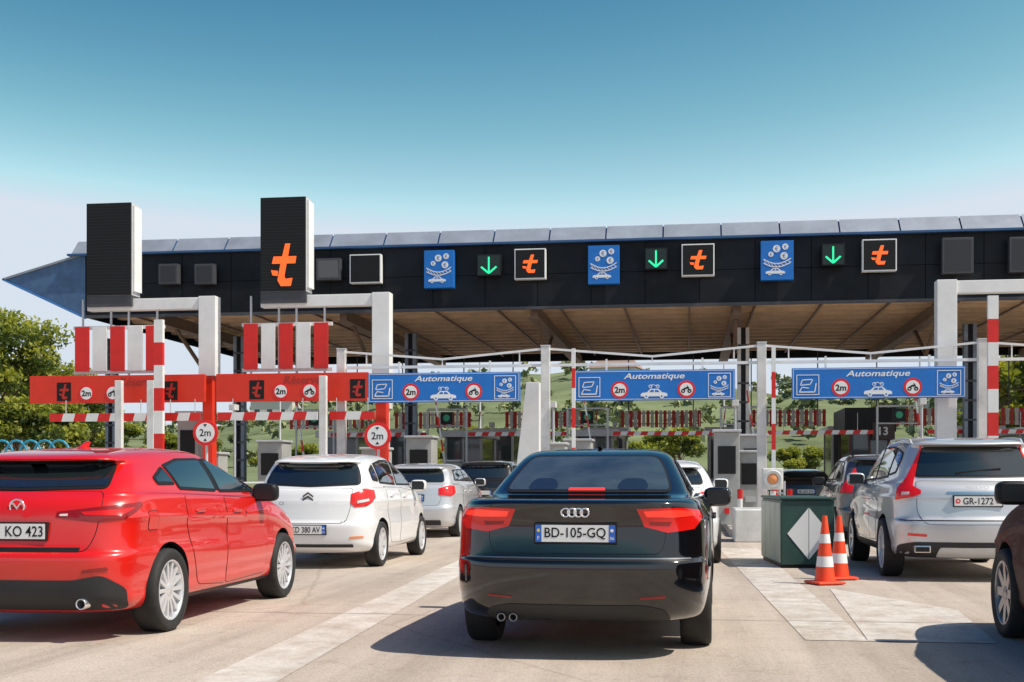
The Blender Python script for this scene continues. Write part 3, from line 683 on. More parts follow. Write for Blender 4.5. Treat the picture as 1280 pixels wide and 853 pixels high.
def red_sign(px0,px1,Y,items,txt):
    x0,x1=wx(px0,Y),wx(px1,Y); z0,z1=2.88,3.50; w=x1-x0; h=z1-z0
    t=thing('lane_sign','red lane sign reading Réservé with tag symbols and limits','sign',((x0+x1)/2,Y,z0),0,'lane signs over the toll lanes')
    m=MB(); m.bx(-w/2,w/2,0,.09,0,h,RED); m.obj('panel',t,bevel=.008)
    o=(0,0,0); m=MB(); q=lambda p: wx(p,Y)-(x0+x1)/2
    m.text('Réservé',(q(txt),h-.15),.18,o,DIMR,.006,w=.85,bold=.015,shear=.2); m.obj('lettering',t)
    m=MB()
    for k,p in items:
        if k=='t':
            x=q(p); m.poly([(x-.17,.05),(x+.17,.05),(x+.17,.47),(x-.17,.47)],o,BLACK,.004); t_logo(m,(x,.26),.34,o,DKR,.008)
        else: ring_icon(m,(q(p),.22),.19,o,k)
    m.obj('pictogram',t)
red_sign(37,256,26,[('t',80),('2m',108),('moto',141),('t',213)],172)
red_sign(270,460,26,[('t',321),('2m',351),('moto',387),('t',447)],378)

# ---------------------------------------------------------------- lane portal frames
def portal(Xa,Xb,Y=26.25,z1=3.62,zp=4.02,left=True):
    t=thing('lane_portal','white steel lane portal carrying the lane sign','gantry',((Xa+Xb)/2,Y,0),0,'white lane portals'); w=Xb-Xa
    for e in ((-1,1) if left else (1,)):
        m=MB(); m.bx(e*w/2-.095,e*w/2+.095,-.07,.07,.16,zp,DWHITE); m.bx(e*w/2-.17,e*w/2+.17,-.16,.16,.16,.19,DWHITE); m.bx(e*w/2-.105,e*w/2+.105,-.08,.08,zp,zp+.03,LGREY); m.obj('post',t,bevel=.008)
    m=MB(); m.beam((-w/2+.095,0,z1),(w/2-.095,0,z1),.05,.06,WHITE)
    m.beam((-w/2+.095,0,zp-.05),(0,0,z1+.16),.045,.045,WHITE); m.beam((w/2-.095,0,zp-.05),(0,0,z1+.16),.045,.045,WHITE)
    for k in (-.75,0,.75):
        zt=z1+.16+(zp-.05-z1-.16)*abs(k); m.beam((k*w/2,0,z1),(k*w/2,0,zt),.025,.025,WHITE)
    m.obj('truss',t)
xs=[wx(p,26.25) for p in (427,682,952,1228)]; 
portal(xs[0],xs[1]); portal(xs[1],xs[2],left=False); portal(xs[2],xs[3],left=False); portal(xs[3],xs[3]+4.6,left=False)

# ---------------------------------------------------------------- tall sign gantries and black boxes
def gantry(Xp,dirn,reach,Y=26.6,ztop=5.31,lower=None,hw=.2):
    t=thing('sign_gantry','white cantilever gantry with square post and arm','gantry',(Xp,Y,0),0,'cantilever gantries')
    l=.12 if lower else hw
    m=MB(); m.bx(-hw,hw,-.16,.16,3.5,ztop,WHITE); m.bx(-l,l,-.13,.13,.16,3.5,lower or WHITE); m.bx(-.3,.3,-.28,.28,.14,.2,DWHITE); m.obj('post',t,bevel=.01)
    m=MB(); a,b=(-hw,-reach) if dirn<0 else (hw,reach)
    m.bx(min(a,b),max(a,b),-.12,.12,ztop-.28,ztop-.02,WHITE); m.obj('arm',t,bevel=.01)
G1=wx(262,26.6);G2=wx(478,26.6);G3=wx(1182,26.6)
gantry(G1,-1,G1-wx(112,26.6),lower=RED); gantry(G2,-1,G2-wx(328,26.6),lower=RED); gantry(G3,1,3.0)
LOUV=mat('screen_louvre',(.022,.023,.025),.5)
def message_box(px0,px1,lit,label):
    Y=26.42; x0,x1=wx(px0,Y),wx(px1,Y); z0,z1=5.36,7.48
    t=thing('message_sign',label,'sign',((x0+x1)/2,Y,z0),0,'message boxes above the lanes'); w=x1-x0;h=z1-z0
    m=MB(); m.bx(-w/2,w/2,0,.42,0,h,LGREY); m.obj('casing',t,bevel=.01)
    m=MB(); m.bx(-w/2+.01,w/2-.01,-.05,-.002,.01,h-.01,BLACK)
    o=(0,-.05,0)
    for i in range(1,30): m.poly([(-w/2+.03,h*i/30),(w/2-.03,h*i/30),(w/2-.03,h*i/30+.008),(-w/2+.03,h*i/30+.008)],o,LOUV,.002)
    m.obj('screen',t)
    if lit: m=MB(); t_logo(m,(.02,h*.28),.95,(0,-.055,0),ORANGE,.006,.68); m.obj('lit_symbol',t)
    m=MB(); m.bx(w/2-.0,w/2+.05,.02,.40,.1,h-.08,WHITE); m.bx(-w/2,w/2,-.02,.42,-.25,-.01,DGREY)
    m.obj('side_frame',t)
message_box(109,165,False,'tall black unlit message box above the reserved lane'); message_box(326,383,True,'tall black message box showing an orange tag symbol')
def slat_panel(px0,px1):
    Y=26.45; x0,x1=wx(px0,Y),wx(px1,Y); z0,z1=3.60,4.70; w=x1-x0
    t=thing('slatted_sign','hanging warning board of red and white vertical slats','sign',((x0+x1)/2,Y,z0),0,'slatted boards under the gantries')
    n=5; sw=w/n
    m=MB()
    for i in range(n):
        m.bx(-w/2+i*sw+.03,-w/2+(i+1)*sw-.06,0,.04,.04,z1-z0-.04,SRED if i%2==0 else WHITE)
    m.obj('slat',t)
    m=MB(); m.bx(-w/2-.03,w/2+.03,.045,.09,z1-z0-.10,z1-z0-.02,WHITE); m.bx(-w/2-.03,w/2+.03,.045,.09,-.02,.06,WHITE)
    for k in (-.42,-.1,.1,.42): m.bx(k*w-.02,k*w+.02,.095,.13,-.1,z1-z0+.6,LGREY)
    m.obj('hanger_frame',t)
slat_panel(92,203); slat_panel(303,413)
# striped height bars
def height_bar(x0,x1,Y,z,h=.16,seg=.26,label='red and white striped height limit bar',hang=.3):
    t=thing('height_bar',label,'barrier',((x0+x1)/2,Y,z),0,'striped height bars'); w=x1-x0
    m=MB(); n=int(w/seg); sw=w/n
    for i in range(n):
        a=-w/2+i*sw; m.add([(a,0,0),(a+sw,0,0),(a+sw+.05*(i<n-1),0,h),(a+.05*(i>0),0,h),(a,.03,0),(a+sw,.03,0),(a+sw+.05*(i<n-1),.03,h),(a+.05*(i>0),.03,h)],[(0,1,2,3),(7,6,5,4),(0,4,5,1),(3,2,6,7)]+([(0,3,7,4)] if i==0 else [])+([(1,5,6,2)] if i==n-1 else []),SRED if i%2==0 else WHITE)
    m.obj('bar',t)
    m=MB()
    for k in (-.35,.35): m.cyl((k*w,.02,h),(k*w,.02,h+hang),.01,LGREY,n=6)
    m.obj('hanger',t)
for a,b in ((62,196),(206,250),(272,397),(412,468)): height_bar(wx(a,25.9),wx(b,25.9),25.9,2.46,.18)
def comb(xc,Y,z,w=3.0,h=.75,n=19):
    t=thing('striped_screen','hanging screen of narrow red and white bars under the canopy','barrier',(xc,Y,z),0,'striped screens')
    m=MB(); sw=w/n
    for i in range(n): m.bx(-w/2+i*sw+.02,-w/2+(i+1)*sw-.02,0,.03,R.uniform(0,.06),h,SRED if i%2==0 else WHITE)
    m.obj('bar',t); m=MB(); m.bx(-w/2,w/2,.035,.07,h*.8,h*.9,DWHITE); m.bx(-w/2,w/2,.035,.07,h*.2,h*.28,DWHITE)
    for k in (-.4,.4): m.bx(k*w-.02,k*w+.02,.075,.1,0,h+2.2,DGREY)
    m.obj('hanger_frame',t)
LC=[-13.6,-9.4,-5.1,-.72,3.8,8.3,12.9]
for X in LC: comb(X-.3,46,3.05,h=.65)
for X in LC[1:]: height_bar(X-1.5,X+1.5,36.5,2.45,.12,.2,hang=.5)
def vpole(px,py0,Y,w,n,lab='vertical red and white striped post'):
    X=wx(px,Y); z1=wz(py0,px,Y)
    t=thing('striped_post',lab,'post',(X,Y,0),0,'striped posts')
    m=MB(); h=(z1-.16)/n
    for i in range(n): m.bx(-w/2,w/2,-.05,.05,.16+i*h,.16+(i+1)*h,SRED if (n-i)%2==0 else WHITE)
    m.obj('shaft',t); m=MB(); m.bx(-w/2-.05,w/2+.05,-.12,.12,.14,.5,DWHITE); m.obj('base',t,bevel=.01)
vpole(199,400,25.5,.2,9); vpole(1241,370,25.6,.2,10); vpole(717,436,25.6,.07,9,'slim raised red and white barrier pole'); vpole(967,433,25.9,.08,7,'slim raised red and white barrier pole')
for px,py in ((149,476),(404,470),(189,476)):
    X=wx(px,25.5); m=MB(); m.bx(-.08,.08,-.06,.06,.14,wz(py,px,25.5),DWHITE); m.bx(-.14,.14,-.12,.12,.14,.2,LGREY)
    tag(m.obj('white_post',None,(X,25.5,0),bevel=.01),'plain white square steel post on the island','post','white island posts')
# round 2m signs
for px,py,r in ((257,541,.275),(472,545,.285)):
    Y=24.9; X=wx(px,Y); z=wz(py,px,Y)
    t=thing('height_limit_sign','round white sign with red ring reading 2m','sign',(X,Y,0),0,'round height limit signs')
    m=MB(); m.cyl((0,.06,.0),(0,.06,z+.2),.03,LGREY); m.obj('pole',t)
    m=MB(); m.lathe([(.001,-.02),(r,-.02),(r,.02),(.001,.02)],(0,0,z),RING,n=36,ax='y',sm=False)
    m.disc((0,z),r*.76,(0,-.02,0),SWHITE,.003,n=36); m.text('2m',(0,z),.15,(0,-.02,0),BLACK,.006,bold=.01)
    m.poly([(-.04,z+.18),(.04,z+.18),(0,z+.12)],(0,-.02,0),BLACK,.006); m.poly([(-.04,z-.18),(0,z-.12),(.04,z-.18)],(0,-.02,0),BLACK,.006)
    m.obj('disc',t)

# ---------------------------------------------------------------- canopy
YF=33.0;YB=47.6;XL=-17.1;XR=34.0
cn=thing('toll_canopy','long dark toll plaza canopy with metal-capped fascia','building',(0,0,0))
m=MB(); m.bx(XL,XR,YF+.03,YF+.35,5.83,7.60,FASB); x=XL
while x<XR:
    w=1.45
    m.bx(x+.008,x+w-.008,YF,YF+.029,5.84,6.72,FASC); m.bx(x+.008,x+w-.008,YF,YF+.029,6.735,7.60,FASC); x+=w
m.bx(XL,XR,YF-.06,YF+.03,5.76,5.84,DGREY)
m.obj('fascia',cn)
m=MB(); x=XL-.4; w=1.53
EDG=mat('cap_edge',(.03,.10,.24),.4)
while x<XR:
    a,b=x+.02,x+w-.02
    m.add([(a,YF-.12,7.60),(b,YF-.12,7.60),(b,YF+.28,8.02),(a,YF+.28,8.02)],[(0,1,2,3)],CAP)
    x+=w
m.add([(XL-.4,YF-.10,7.56),(XR,YF-.10,7.56),(XR,YF+.31,7.985),(XL-.4,YF+.31,7.985)],[(0,1,2,3)],EDG)
m.bx(XL-.5,XR,YF-.16,YF+.1,7.54,7.598,EDG)
m.obj('roof_cap',cn)
m=MB(); m.bx(XL,XR,YF+.30,YB,7.88,7.98,CAP); m.obj('roof',cn)
# ribbed soffit: shade put into the dark deck colour, light into tan ribs running across the lanes, each a little lower than the deck
m=MB(); m.bx(XL,XR,YF+.36,YB,6.10,6.14,DECK); m.obj('soffit',cn)
m=MB(); y=YF+.9
while y<YB-.2:
    m.add([(XL,y-.03,6.095),(XR,y-.03,6.095),(XR,y+.10,5.985),(XL,y+.10,5.985),(XR,y+.34,5.985),(XL,y+.34,5.985),(XR,y+.44,6.095),(XL,y+.44,6.095)],[(0,1,2,3),(3,2,4,5),(5,4,6,7)],RIB)
    y+=.98
m.obj('soffit_rib',cn)
m=MB(); x=XL+.9
while x<XR: m.bx(x,x+.05,YF+.45,YB-.1,5.93,5.98,BEAM); x+=1.8
m.obj('purlin',cn)
for X in [-15,-9.6,-4.2,1.3,6.7,12.2,17.6,23]:
    m=MB(); m.bx(X-.1,X+.1,YF+.37,YB-.02,5.60,5.925,BEAM); m.bx(X-.17,X+.17,YF+.37,YB-.02,5.57,5.598,BEAM)
    m.beam((X,36.2,4.7),(X,34.4,5.6),.08,.1,BEAM); m.beam((X,36.2,4.7),(X,38.0,5.6),.08,.1,BEAM)
    m.obj('girder',cn)
m=MB(); m.bx(XL,XR,YB,YB+.15,5.75,7.9,FASC); m.obj('rear_fascia',cn)
m=MB()
A=[(XL-.02,7.60),(XL-2.5,6.93),(XL-.02,5.78)]
v=[(x,YF,z) for x,z in A]+[(x,YB,z) for x,z in A]
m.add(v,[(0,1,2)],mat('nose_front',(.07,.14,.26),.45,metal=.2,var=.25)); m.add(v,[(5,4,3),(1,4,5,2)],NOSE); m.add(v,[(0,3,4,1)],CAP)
m.beam((XL,YF-.02,7.62),(XL-2.55,YF-.02,6.93),.06,.06,CAP); m.beam((XL,YF-.02,5.76),(XL-2.55,YF-.02,6.93),.06,.05,mat('trim_blue',(.05,.2,.5),.4))
m.obj('end_nose',cn)
for px,Y,k in ((514,36.2,0),(929,36.2,1),(1212,36.2,0),(300,36.2,0),(140,36.2,0)):
    X=wx(px,Y); t=thing('canopy_column','slim steel column holding up the canopy','column',(X,Y,0),0,'canopy columns')
    m=MB(); m.bx(-.17,-.07,-.12,.12,.14,5.55,STEEL if not k else DWHITE); m.bx(.07,.17,-.12,.12,.14,5.55,STEEL if not k else DWHITE); m.bx(-.065,.065,-.03,.03,.14,5.55,DARK)
    m.obj('shaft',t)
    m=MB(); z=.6
    while z<5.4: m.bx(-.16,.16,-.135,-.122,z,z+.06,DGREY); z+=.55
    m.obj('batten',t)
# fascia mounted signals
def fbox(kind,a,b,c,d,label,cat='sign'):
    Y=YF-.30; x0,x1=wx(a,Y),wx(b,Y); px=(a+b)/2; z1,z0=wz(c,px,Y),wz(d,px,Y); w=x1-x0;h=z1-z0
    t=thing('lane_signal',label,cat,((x0+x1)/2,Y,z0),0,kind+' panels on the canopy fascia')
    fm={'blue':BLUE,'arrow':BLACK,'t':SWHITE,'grey':DGREY,'frame':SWHITE}[kind]
    m=MB(); m.bx(-w/2,w/2,0,.22,0,h,fm); m.bx(-w*.3,w*.3,.22,.31,h*.3,h*.7,DGREY); m.obj('casing',t,bevel=.008)
    o=(0,0,0); m=MB()
    if kind=='blue': coin_icon(m,(0,h*.53),w*.95,o)
    if kind=='arrow':
        m.poly([(-w/2+.03,.03),(w/2-.03,.03),(w/2-.03,h-.03),(-w/2+.03,h-.03)],o,mat('signal_screen',(.008,.02,.016),.3),.003)
        stroke(m,[(0,h*.88),(0,h*.14)],.045,o,GREEN,.006); stroke(m,[(-w*.32,h*.42),(0,h*.12),(w*.32,h*.42)],.05,o,GREEN,.0075)
    if kind in('t','frame'):
        m.poly([(-w/2+.03,.03),(w/2-.03,.03),(w/2-.03,h-.03),(-w/2+.03,h-.03)],o,BLACK,.004)
        if kind=='t': t_logo(m,(0,h*.5),h*.6,o,ORANGE,.008,.95)
    if kind=='grey': m.poly([(-w/2+.06,.06),(w/2-.06,.06),(w/2-.06,h-.06),(-w/2+.06,h-.06)],o,mat('signal_mid',(.12,.12,.12),.5) if a==395 else mat('signal_dull',(.03,.03,.034),.5),.004)
    m.obj('face',t)
for q in ((530,567,313,360),(735,774,307,355),(951,992,301,350)): fbox('blue',*q,'blue coin and card payment pictogram on the fascia')
for q in ((596,626,318,345),(806,834,310,337),(1027,1056,305,332)): fbox('arrow',*q,'dark lane signal with a lit green down arrow')
for q in ((643,682,311,349),(852,893,305,345),(1078,1121,299,339)): fbox('t',*q,'lane signal box with lit orange tag symbol')
fbox('frame',437,476,318,354,'white-framed unlit signal box on the fascia')
for q in ((395,425,323,350),(198,222,330,355),(243,267,330,355),(1178,1217,297,342),(1262,1300,296,340)): fbox('grey',*q,'dull grey unlit signal box on the fascia')

# ---------------------------------------------------------------- booths and machines
def booth(X,Y,num=None,dark=False,h=2.35,wall=None,w=.62):
    t=thing('toll_booth','toll booth cabin with wide windows on the island','booth',(X,Y,.16),0,'toll booths')
    d=1.3; wall=wall or (GREY if not dark else mat('booth_dark_red',(.13,.04,.04),.5))
    m=MB(); m.bx(-w,w,-d,d,0,1.0,wall)
    for x in (-w,w-.08):
        for y in (-d,d-.08): m.bx(x,x+.08,y,y+.08,1.0,h,wall)
    m.bx(-.03,.03,-d+.002,-d+.06,1.0,h,wall)
    m.obj('wall',t)
    m=MB(); m.bx(-w+.03,w-.03,-d+.03,d-.03,1.0,h,BGLASS); m.obj('window',t)
    m=MB(); m.bx(-w-.15,w+.15,-d-.2,d+.2,h,h+(.22 if not num else .75),LGREY if not dark else DARK)
    if num: m.bx(.05,.72,-d-.25,-d-.2,h-.25,h+.3,mat('number_plate_brown',(.05,.03,.025),.4)); m.text(num,(.38,h+.02),.26,(0,-d-.25,0),SWHITE,.006,bold=.02)
    m.obj('roof',t,bevel=.01)
for i,X in enumerate(ISL[1:7]):
    if i==4: booth(wx(1087,39.2),40.5,'13',True,2.45)
    else: booth(X,40.5)
    booth(X-.1,47.5+.3*(i%2),h=2.7,wall=DWHITE,w=.70)
def cabinet(X,Y,w=.5,d=.5,h=1.5,lab='grey payment machine cabinet on the island'):
    t=thing('payment_machine',lab,'machine',(X,Y,.16),0,'payment machines')
    m=MB(); m.bx(-w/2,w/2,-d/2,d/2,0,h,GREY); m.bx(-w/2-.04,w/2+.04,-d/2-.06,d/2+.04,h,h+.06,LGREY); m.obj('casing',t,bevel=.015)
    m=MB(); m.bx(-w*.35,w*.35,-d/2-.02,-d/2-.003,h*.55,h*.85,DARK); m.bx(-w*.2,w*.2,-d/2-.03,-d/2-.003,h*.3,h*.38,LGREY); m.bx(-.05,.05,-d/2-.025,-d/2-.003,h*.12,h*.18,RING); m.obj('front_panel',t)
YEL=mat('guard_yellow',(.75,.5,.04),.5)
for i,X in enumerate(ISL[1:7]):
    cabinet(X-.15,28.6,.6,.6,1.6+.1*(i%3)); cabinet(X+.1,32.5,.7,.8,2.0+.1*(i%2),'tall light grey ticket machine on the island')
    cabinet(X+.35,35.6,.45,.5,1.5,'slim grey card reader on the island')
    for dx,Y in ((-.5,25.6),(.5,25.6),(.5,29.6),(-.5,33.6),(.55,43.5)):
        t=thing('bollard','short red and white guard post on the island','bollard',(X+dx,Y,.16),0,'guard posts on the islands')
        m=MB(); 
        for k in range(4): m.cyl((0,0,.2*k),(0,0,.2*k+.2),.055,SRED if k%2 else WHITE)
        m.obj('shaft',t)
    for dx,Y,ln in ((.45,34.6,.05),(-.5,44.2,-.03)):
        t=thing('barrier_arm','raised thin red and white barrier arm beside its housing','barrier',(X+dx,Y,.16),0,'raised barrier arms')
        m=MB(); m.bx(-.16,.16,-.16,.16,0,1.0,YEL if i%2 else WHITE); m.obj('housing',t,bevel=.02)
        m=MB(); 
        for k in range(8): m.beam((-ln*k,-.2,.8+.33*k),(-ln*(k+1),-.2,.8+.33*(k+1)),.04,.08,SRED if k%2 else WHITE)
        m.obj('arm',t)
    for dx,Y in ((-.4,30.8),(.5,42)):
        t=thing('camera_pole','thin grey pole with small camera box','pole',(X+dx,Y,.16),0,'camera poles')
        m=MB(); m.cyl((0,0,0),(0,0,2.9),.03,LGREY,n=8); m.obj('pole',t); m=MB(); m.bx(-.08,.08,-.22,.1,2.8,2.95,DWHITE); m.obj('camera_box',t,bevel=.01)
    t=thing('service_frame','thin grey steel frame with lane lamp over the island','frame',(X,38,.16),0,'service frames')
    m=MB()
    for dx in (-.6,.6): m.cyl((dx,-1.5,0),(dx,-1.5,3.1),.035,LGREY,n=8)
    m.cyl((-.6,-1.5,3.1),(.6,-1.5,3.1),.035,LGREY,n=8); m.cyl((-.6,-1.5,2.6),(.6,-1.5,2.6),.025,LGREY,n=8); m.obj('frame_tube',t)
    m=MB(); m.bx(-.18,.18,-1.6,-1.5,2.65,3.02,DARK); m.disc((0,2.84),.1,(0,-1.6,0),mat('lamp_green_dull',(.03,.35,.18),.4),.004); m.obj('lane_lamp',t)
cabinet(wx(908,27.5),27.5,.55,.55,wz(541,908,27.5)-.16,'tall grey cabinet with yellow sticker')
cabinet(wx(240,27),27,.5,.5,2.5,'grey equipment cabinet by the red lane')
# slanted white housing
X=wx(660,28);m=MB(); z=wz(480,660,28)
m.poly([(-.35,.16),(.32,.16),(.32,z),(.02,z)],(0,0,0),WHITE,.5); tag(m.obj('slanted_housing',None,(X,28,0),bevel=.01),'white slanted machine housing on the island','machine')
m=MB(); m.bx(-.32,.32,-.6,.6,0,.62,DWHITE); tag(m.obj('concrete_block',None,(wx(938,23.5),23.5,0),bevel=.03),'white painted concrete block guarding the island nose','block')
t=thing('warning_lamp','round amber warning lamp in a white housing','lamp',(wx(966,23.2),23.2,0))
m=MB(); m.bx(-.05,.05,-.05,.05,0,.95,DWHITE); m.bx(-.19,.19,-.02,.2,.97,1.37,DWHITE); m.obj('housing',t,bevel=.02)
m=MB(); m.lathe([(.001,-.05),(.06,-.045),(.095,-.02),(.10,0)],(0,-.025,1.17),LAMPO,ax='y',n=28); m.lathe([(.10,0),(.155,-.05),(.17,0)],(0,-.025,1.17),WHITE,ax='y',n=28); m.obj('lens',t)
# green box with diamond
GB=mat('box_green',(.024,.070,.058),.5,var=.25); GS=mat('box_side',(.33,.38,.33),.5,var=.15)
gx,gy=gp(1010,711)
t=thing('crash_cushion','dark green box barrier with white diamond at the island nose','barrier',(gx,gy,0),rad(5))
m=MB(); m.bx(-.345,.345,0,1.7,.05,.90,GB)
for i in range(4): m.bx(-.362,-.346,.03+i*.42,.43+i*.42,.07,.87,GS)
m.obj('casing',t,bevel=.01)
m=MB(); m.bx(-.365,.365,-.02,1.72,.905,.94,GB); m.obj('lid',t,bevel=.01)
m=MB(); m.poly([(-.004,.12),(-.004,.80),(-.28,.46)],(0.01,-.002,0),SWHITE,.004); m.poly([(.004,.12),(.28,.46),(.004,.80)],(.01,-.002,0),SWHITE,.004); m.obj('diamond',t)
m=MB(); m.bx(-.34,.34,.05,1.65,0,.05,DARK); m.obj('base',t)
# cones
CO=mat('cone_orange',(.90,.07,.015),.45,var=.08); CW=mat('cone_white',(.82,.82,.80),.4,var=.1)
def cone(X,Y,h,lab):
    t=thing('traffic_cone',lab,'traffic cone',(X,Y,.012),R.uniform(0,.5),'traffic cones by the island')
    m=MB(); m.bx(-.17,.17,-.17,.17,0,.03,CO); m.obj('base',t,bevel=.012)
    m=MB(); r0,r1=.115,.025; st=[0,.22,.38,.58,.72,1.0]
    for i in range(5):
        a,b=st[i],st[i+1]; ra=r0+(r1-r0)*a; rb=r0+(r1-r0)*b
        e=.002 if i%2 else 0
        m.lathe([(ra+e,.03+a*(h-.03)),(rb+e,.03+b*(h-.03))],(0,0,0),CW if i%2 else CO,ax='z',n=28)
    m.lathe([(r1,h),(r1-.008,h),(r1-.01,h-.05)],(0,0,0),CO,ax='z',n=28); m.obj('body',t)
x,y=gp(1031,731); cone(x,y,.76,'orange and white traffic cone beside the green box')
x,y=gp(1049,725); cone(x,y,.74,'second orange and white cone behind the first')
# railings
def railing(x0,y0,x1,y1,lab='galvanised steel pedestrian railing'):
    d=Vector((x1-x0,y1-y0,0)); L=d.length; t=thing('railing',lab,'fence',(x0,y0,.0),math.atan2(d.y,d.x),'railings')
    m=MB()
    for z in (.35,.6,.85,1.1): m.cyl((0,0,z),(L,0,z),.02,LGREY,n=8)
    m.obj('rail',t)
    m=MB(); n=max(2,int(L/1.2))
    for i in range(n+1): m.cyl((L*i/n,0,0),(L*i/n,0,1.12),.025,LGREY,n=8)
    m.obj('post',t)
railing(-11.6,20.5,-7.9,20.5); railing(-11.6,20.5,-11.6,25); railing(-7.9,20.5,-7.8,25); railing(-24,30,-12.2,31)
for X in ISL[3:6]: railing(X+.5,27,X+.5,31)
railing(7,24.5,20,24.0); railing(-16,56,18,56)
# blue looped fence at the edge
t=thing('looped_fence','row of blue steel hoops on the verge','fence',(wx(-15,24),24,0))
m=MB(); HB=mat('hoop_blue',(.03,.30,.45),.4)
for i in range(6):
    cx=i*.32
    m.pipe([(cx+.26*math.cos(a),.0,1.62+.36*math.sin(a)) for a in [math.pi*k/8 for k in range(9)]],.025,HB,n=6)
    m.cyl((cx+.26,0,0),(cx+.26,0,1.62),.025,HB,n=6)
m.obj('hoop',t)
# tall lamp columns beyond the plaza
for px,Y,h in ((600,72,9),(905,80,9),(1150,75,9),(350,78,9)):
    X=wx(px,Y); t=thing('street_lamp','tall grey street lamp beyond the plaza','lamp',(X,Y,0),0,'street lamps beyond the plaza')
    m=MB(); m.cyl((0,0,0),(0,0,h),.09,LGREY,.05,n=10); m.beam((0,0,h),(1.2,0,h+.2),.06,.06,LGREY); m.obj('pole',t)
    m=MB(); m.blob((1.4,0,h+.2),(.7,.28,.14),LGREY,.6,8); m.obj('lamp_head',t)

# ---------------------------------------------------------------- hills, buildings and trees
def hillz(x,y):
    k=ss((y-110)/260)
    return k*(20+8*math.sin(x*.011+1.2)+5*math.sin(x*.031+y*.01)+2.5*math.sin(x*.083+y*.05)+ (10*ss((x-40)/150)) +6*ss((-x-60)/150))
m=MB(); nx,ny=90,40; v=[]
for j in range(ny+1):
    for i in range(nx+1):
        x=-700+1400*i/nx; y=100+700*(j/ny)**1.3; v.append((x,y,hillz(x,y)-.05))
m.add(v,[(j*(nx+1)+i,j*(nx+1)+i+1,(j+1)*(nx+1)+i+1,(j+1)*(nx+1)+i) for j in range(ny) for i in range(nx)],mat('hill_scrub_hazed',(.17,.20,.10),.95,var=.3,vs=.05,spec=.1),True); struct(m.obj('hill'))  # pale green with the distance haze put into the colour
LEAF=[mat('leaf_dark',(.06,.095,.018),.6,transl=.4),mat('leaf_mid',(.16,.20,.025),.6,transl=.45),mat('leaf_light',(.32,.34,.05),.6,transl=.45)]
FLEAF=[mat('far_leaf_dark',(.12,.16,.09),.8),mat('far_leaf_mid',(.20,.24,.11),.8),mat('far_leaf_light',(.30,.32,.14),.8)]  # far greens paled, with haze put into the leaf colours
BARK=mat('bark',(.12,.085,.06),.9,var=.3,vs=6)
def crown_geo(m,rng,cx,cy,z0,rx,rz,n,ls,clumps=9,LF=LEAF):
    cl=[]
    for k in range(clumps):
        a=rng.uniform(0,6.28); e=rng.uniform(-.6,1); rr=rng.uniform(.35,.95)
        cl.append((cx+math.cos(a)*rx*rr*(1-.4*max(0,e)),cy+math.sin(a)*rx*rr*(1-.4*max(0,e)),z0+e*rz*.7,rng.uniform(.18,.36)*rx,rng.choice((0,1,1,2))))
    for i in range(n):
        x0,y0,z1,r,mi=rng.choice(cl)
        d=Vector((rng.gauss(0,1),rng.gauss(0,1),rng.gauss(0,1))).normalized()*r*rng.uniform(.4,1.15)
        p=Vector((x0,y0,z1))+Vector((d.x,d.y,d.z*.65))
        a=Vector((rng.gauss(0,1),rng.gauss(0,1),rng.gauss(0,1))).normalized(); b=a.cross(Vector((rng.gauss(0,1),rng.gauss(0,1),1))).normalized()
        s=ls*rng.uniform(.6,1.3); k=mi if rng.random()>.3 else (mi+1)%3
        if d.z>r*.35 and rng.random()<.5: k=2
        if d.z<-r*.3: k=0  # leaf colour carries light on clump tops and shade on undersides
        m.add([p-a*s,p+b*s*.6,p+a*s,p-b*s*.6],[(0,1,2,3)],LF[k])
    return cl
def tree_meshes(seed,h,rx,n,ls):
    rng=random.Random(seed); tr=MB(); cr=MB()
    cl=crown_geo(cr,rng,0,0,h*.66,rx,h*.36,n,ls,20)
    pts=[Vector((0,0,-.3)),Vector((.1,0,h*.22)),Vector((-.05,.1,h*.45)),Vector((.1,0,h*.7))]; rs=[.22,.17,.13,.05]
    for i in range(3): tr.cyl(pts[i],pts[i+1],rs[i]*h/8,BARK,rs[i+1]*h/8,n=10)
    for c in cl[:12]:
        s=pts[1].lerp(pts[3],rng.uniform(.2,.9)); tr.cyl(s,Vector(c[:3]),.06*h/8,BARK,.02,n=7)
    return tr,cr
TM=[]
for seed,h,rx in ((1,9,3.4),(2,10,3.8),(3,7,2.8),(5,5,2.4)):
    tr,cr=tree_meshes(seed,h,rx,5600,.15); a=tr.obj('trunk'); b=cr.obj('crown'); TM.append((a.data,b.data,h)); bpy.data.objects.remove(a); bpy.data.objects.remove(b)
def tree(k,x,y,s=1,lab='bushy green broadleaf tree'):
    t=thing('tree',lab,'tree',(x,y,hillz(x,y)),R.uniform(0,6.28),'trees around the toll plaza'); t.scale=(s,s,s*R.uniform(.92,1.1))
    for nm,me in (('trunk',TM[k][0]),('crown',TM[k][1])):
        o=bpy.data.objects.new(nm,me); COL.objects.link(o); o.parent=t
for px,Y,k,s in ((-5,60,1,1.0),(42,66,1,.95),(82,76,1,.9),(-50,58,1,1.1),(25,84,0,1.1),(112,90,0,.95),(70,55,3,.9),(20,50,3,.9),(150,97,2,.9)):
    tree(k,wx(px,Y),Y,s,'tall green pine-like tree beside the plaza')
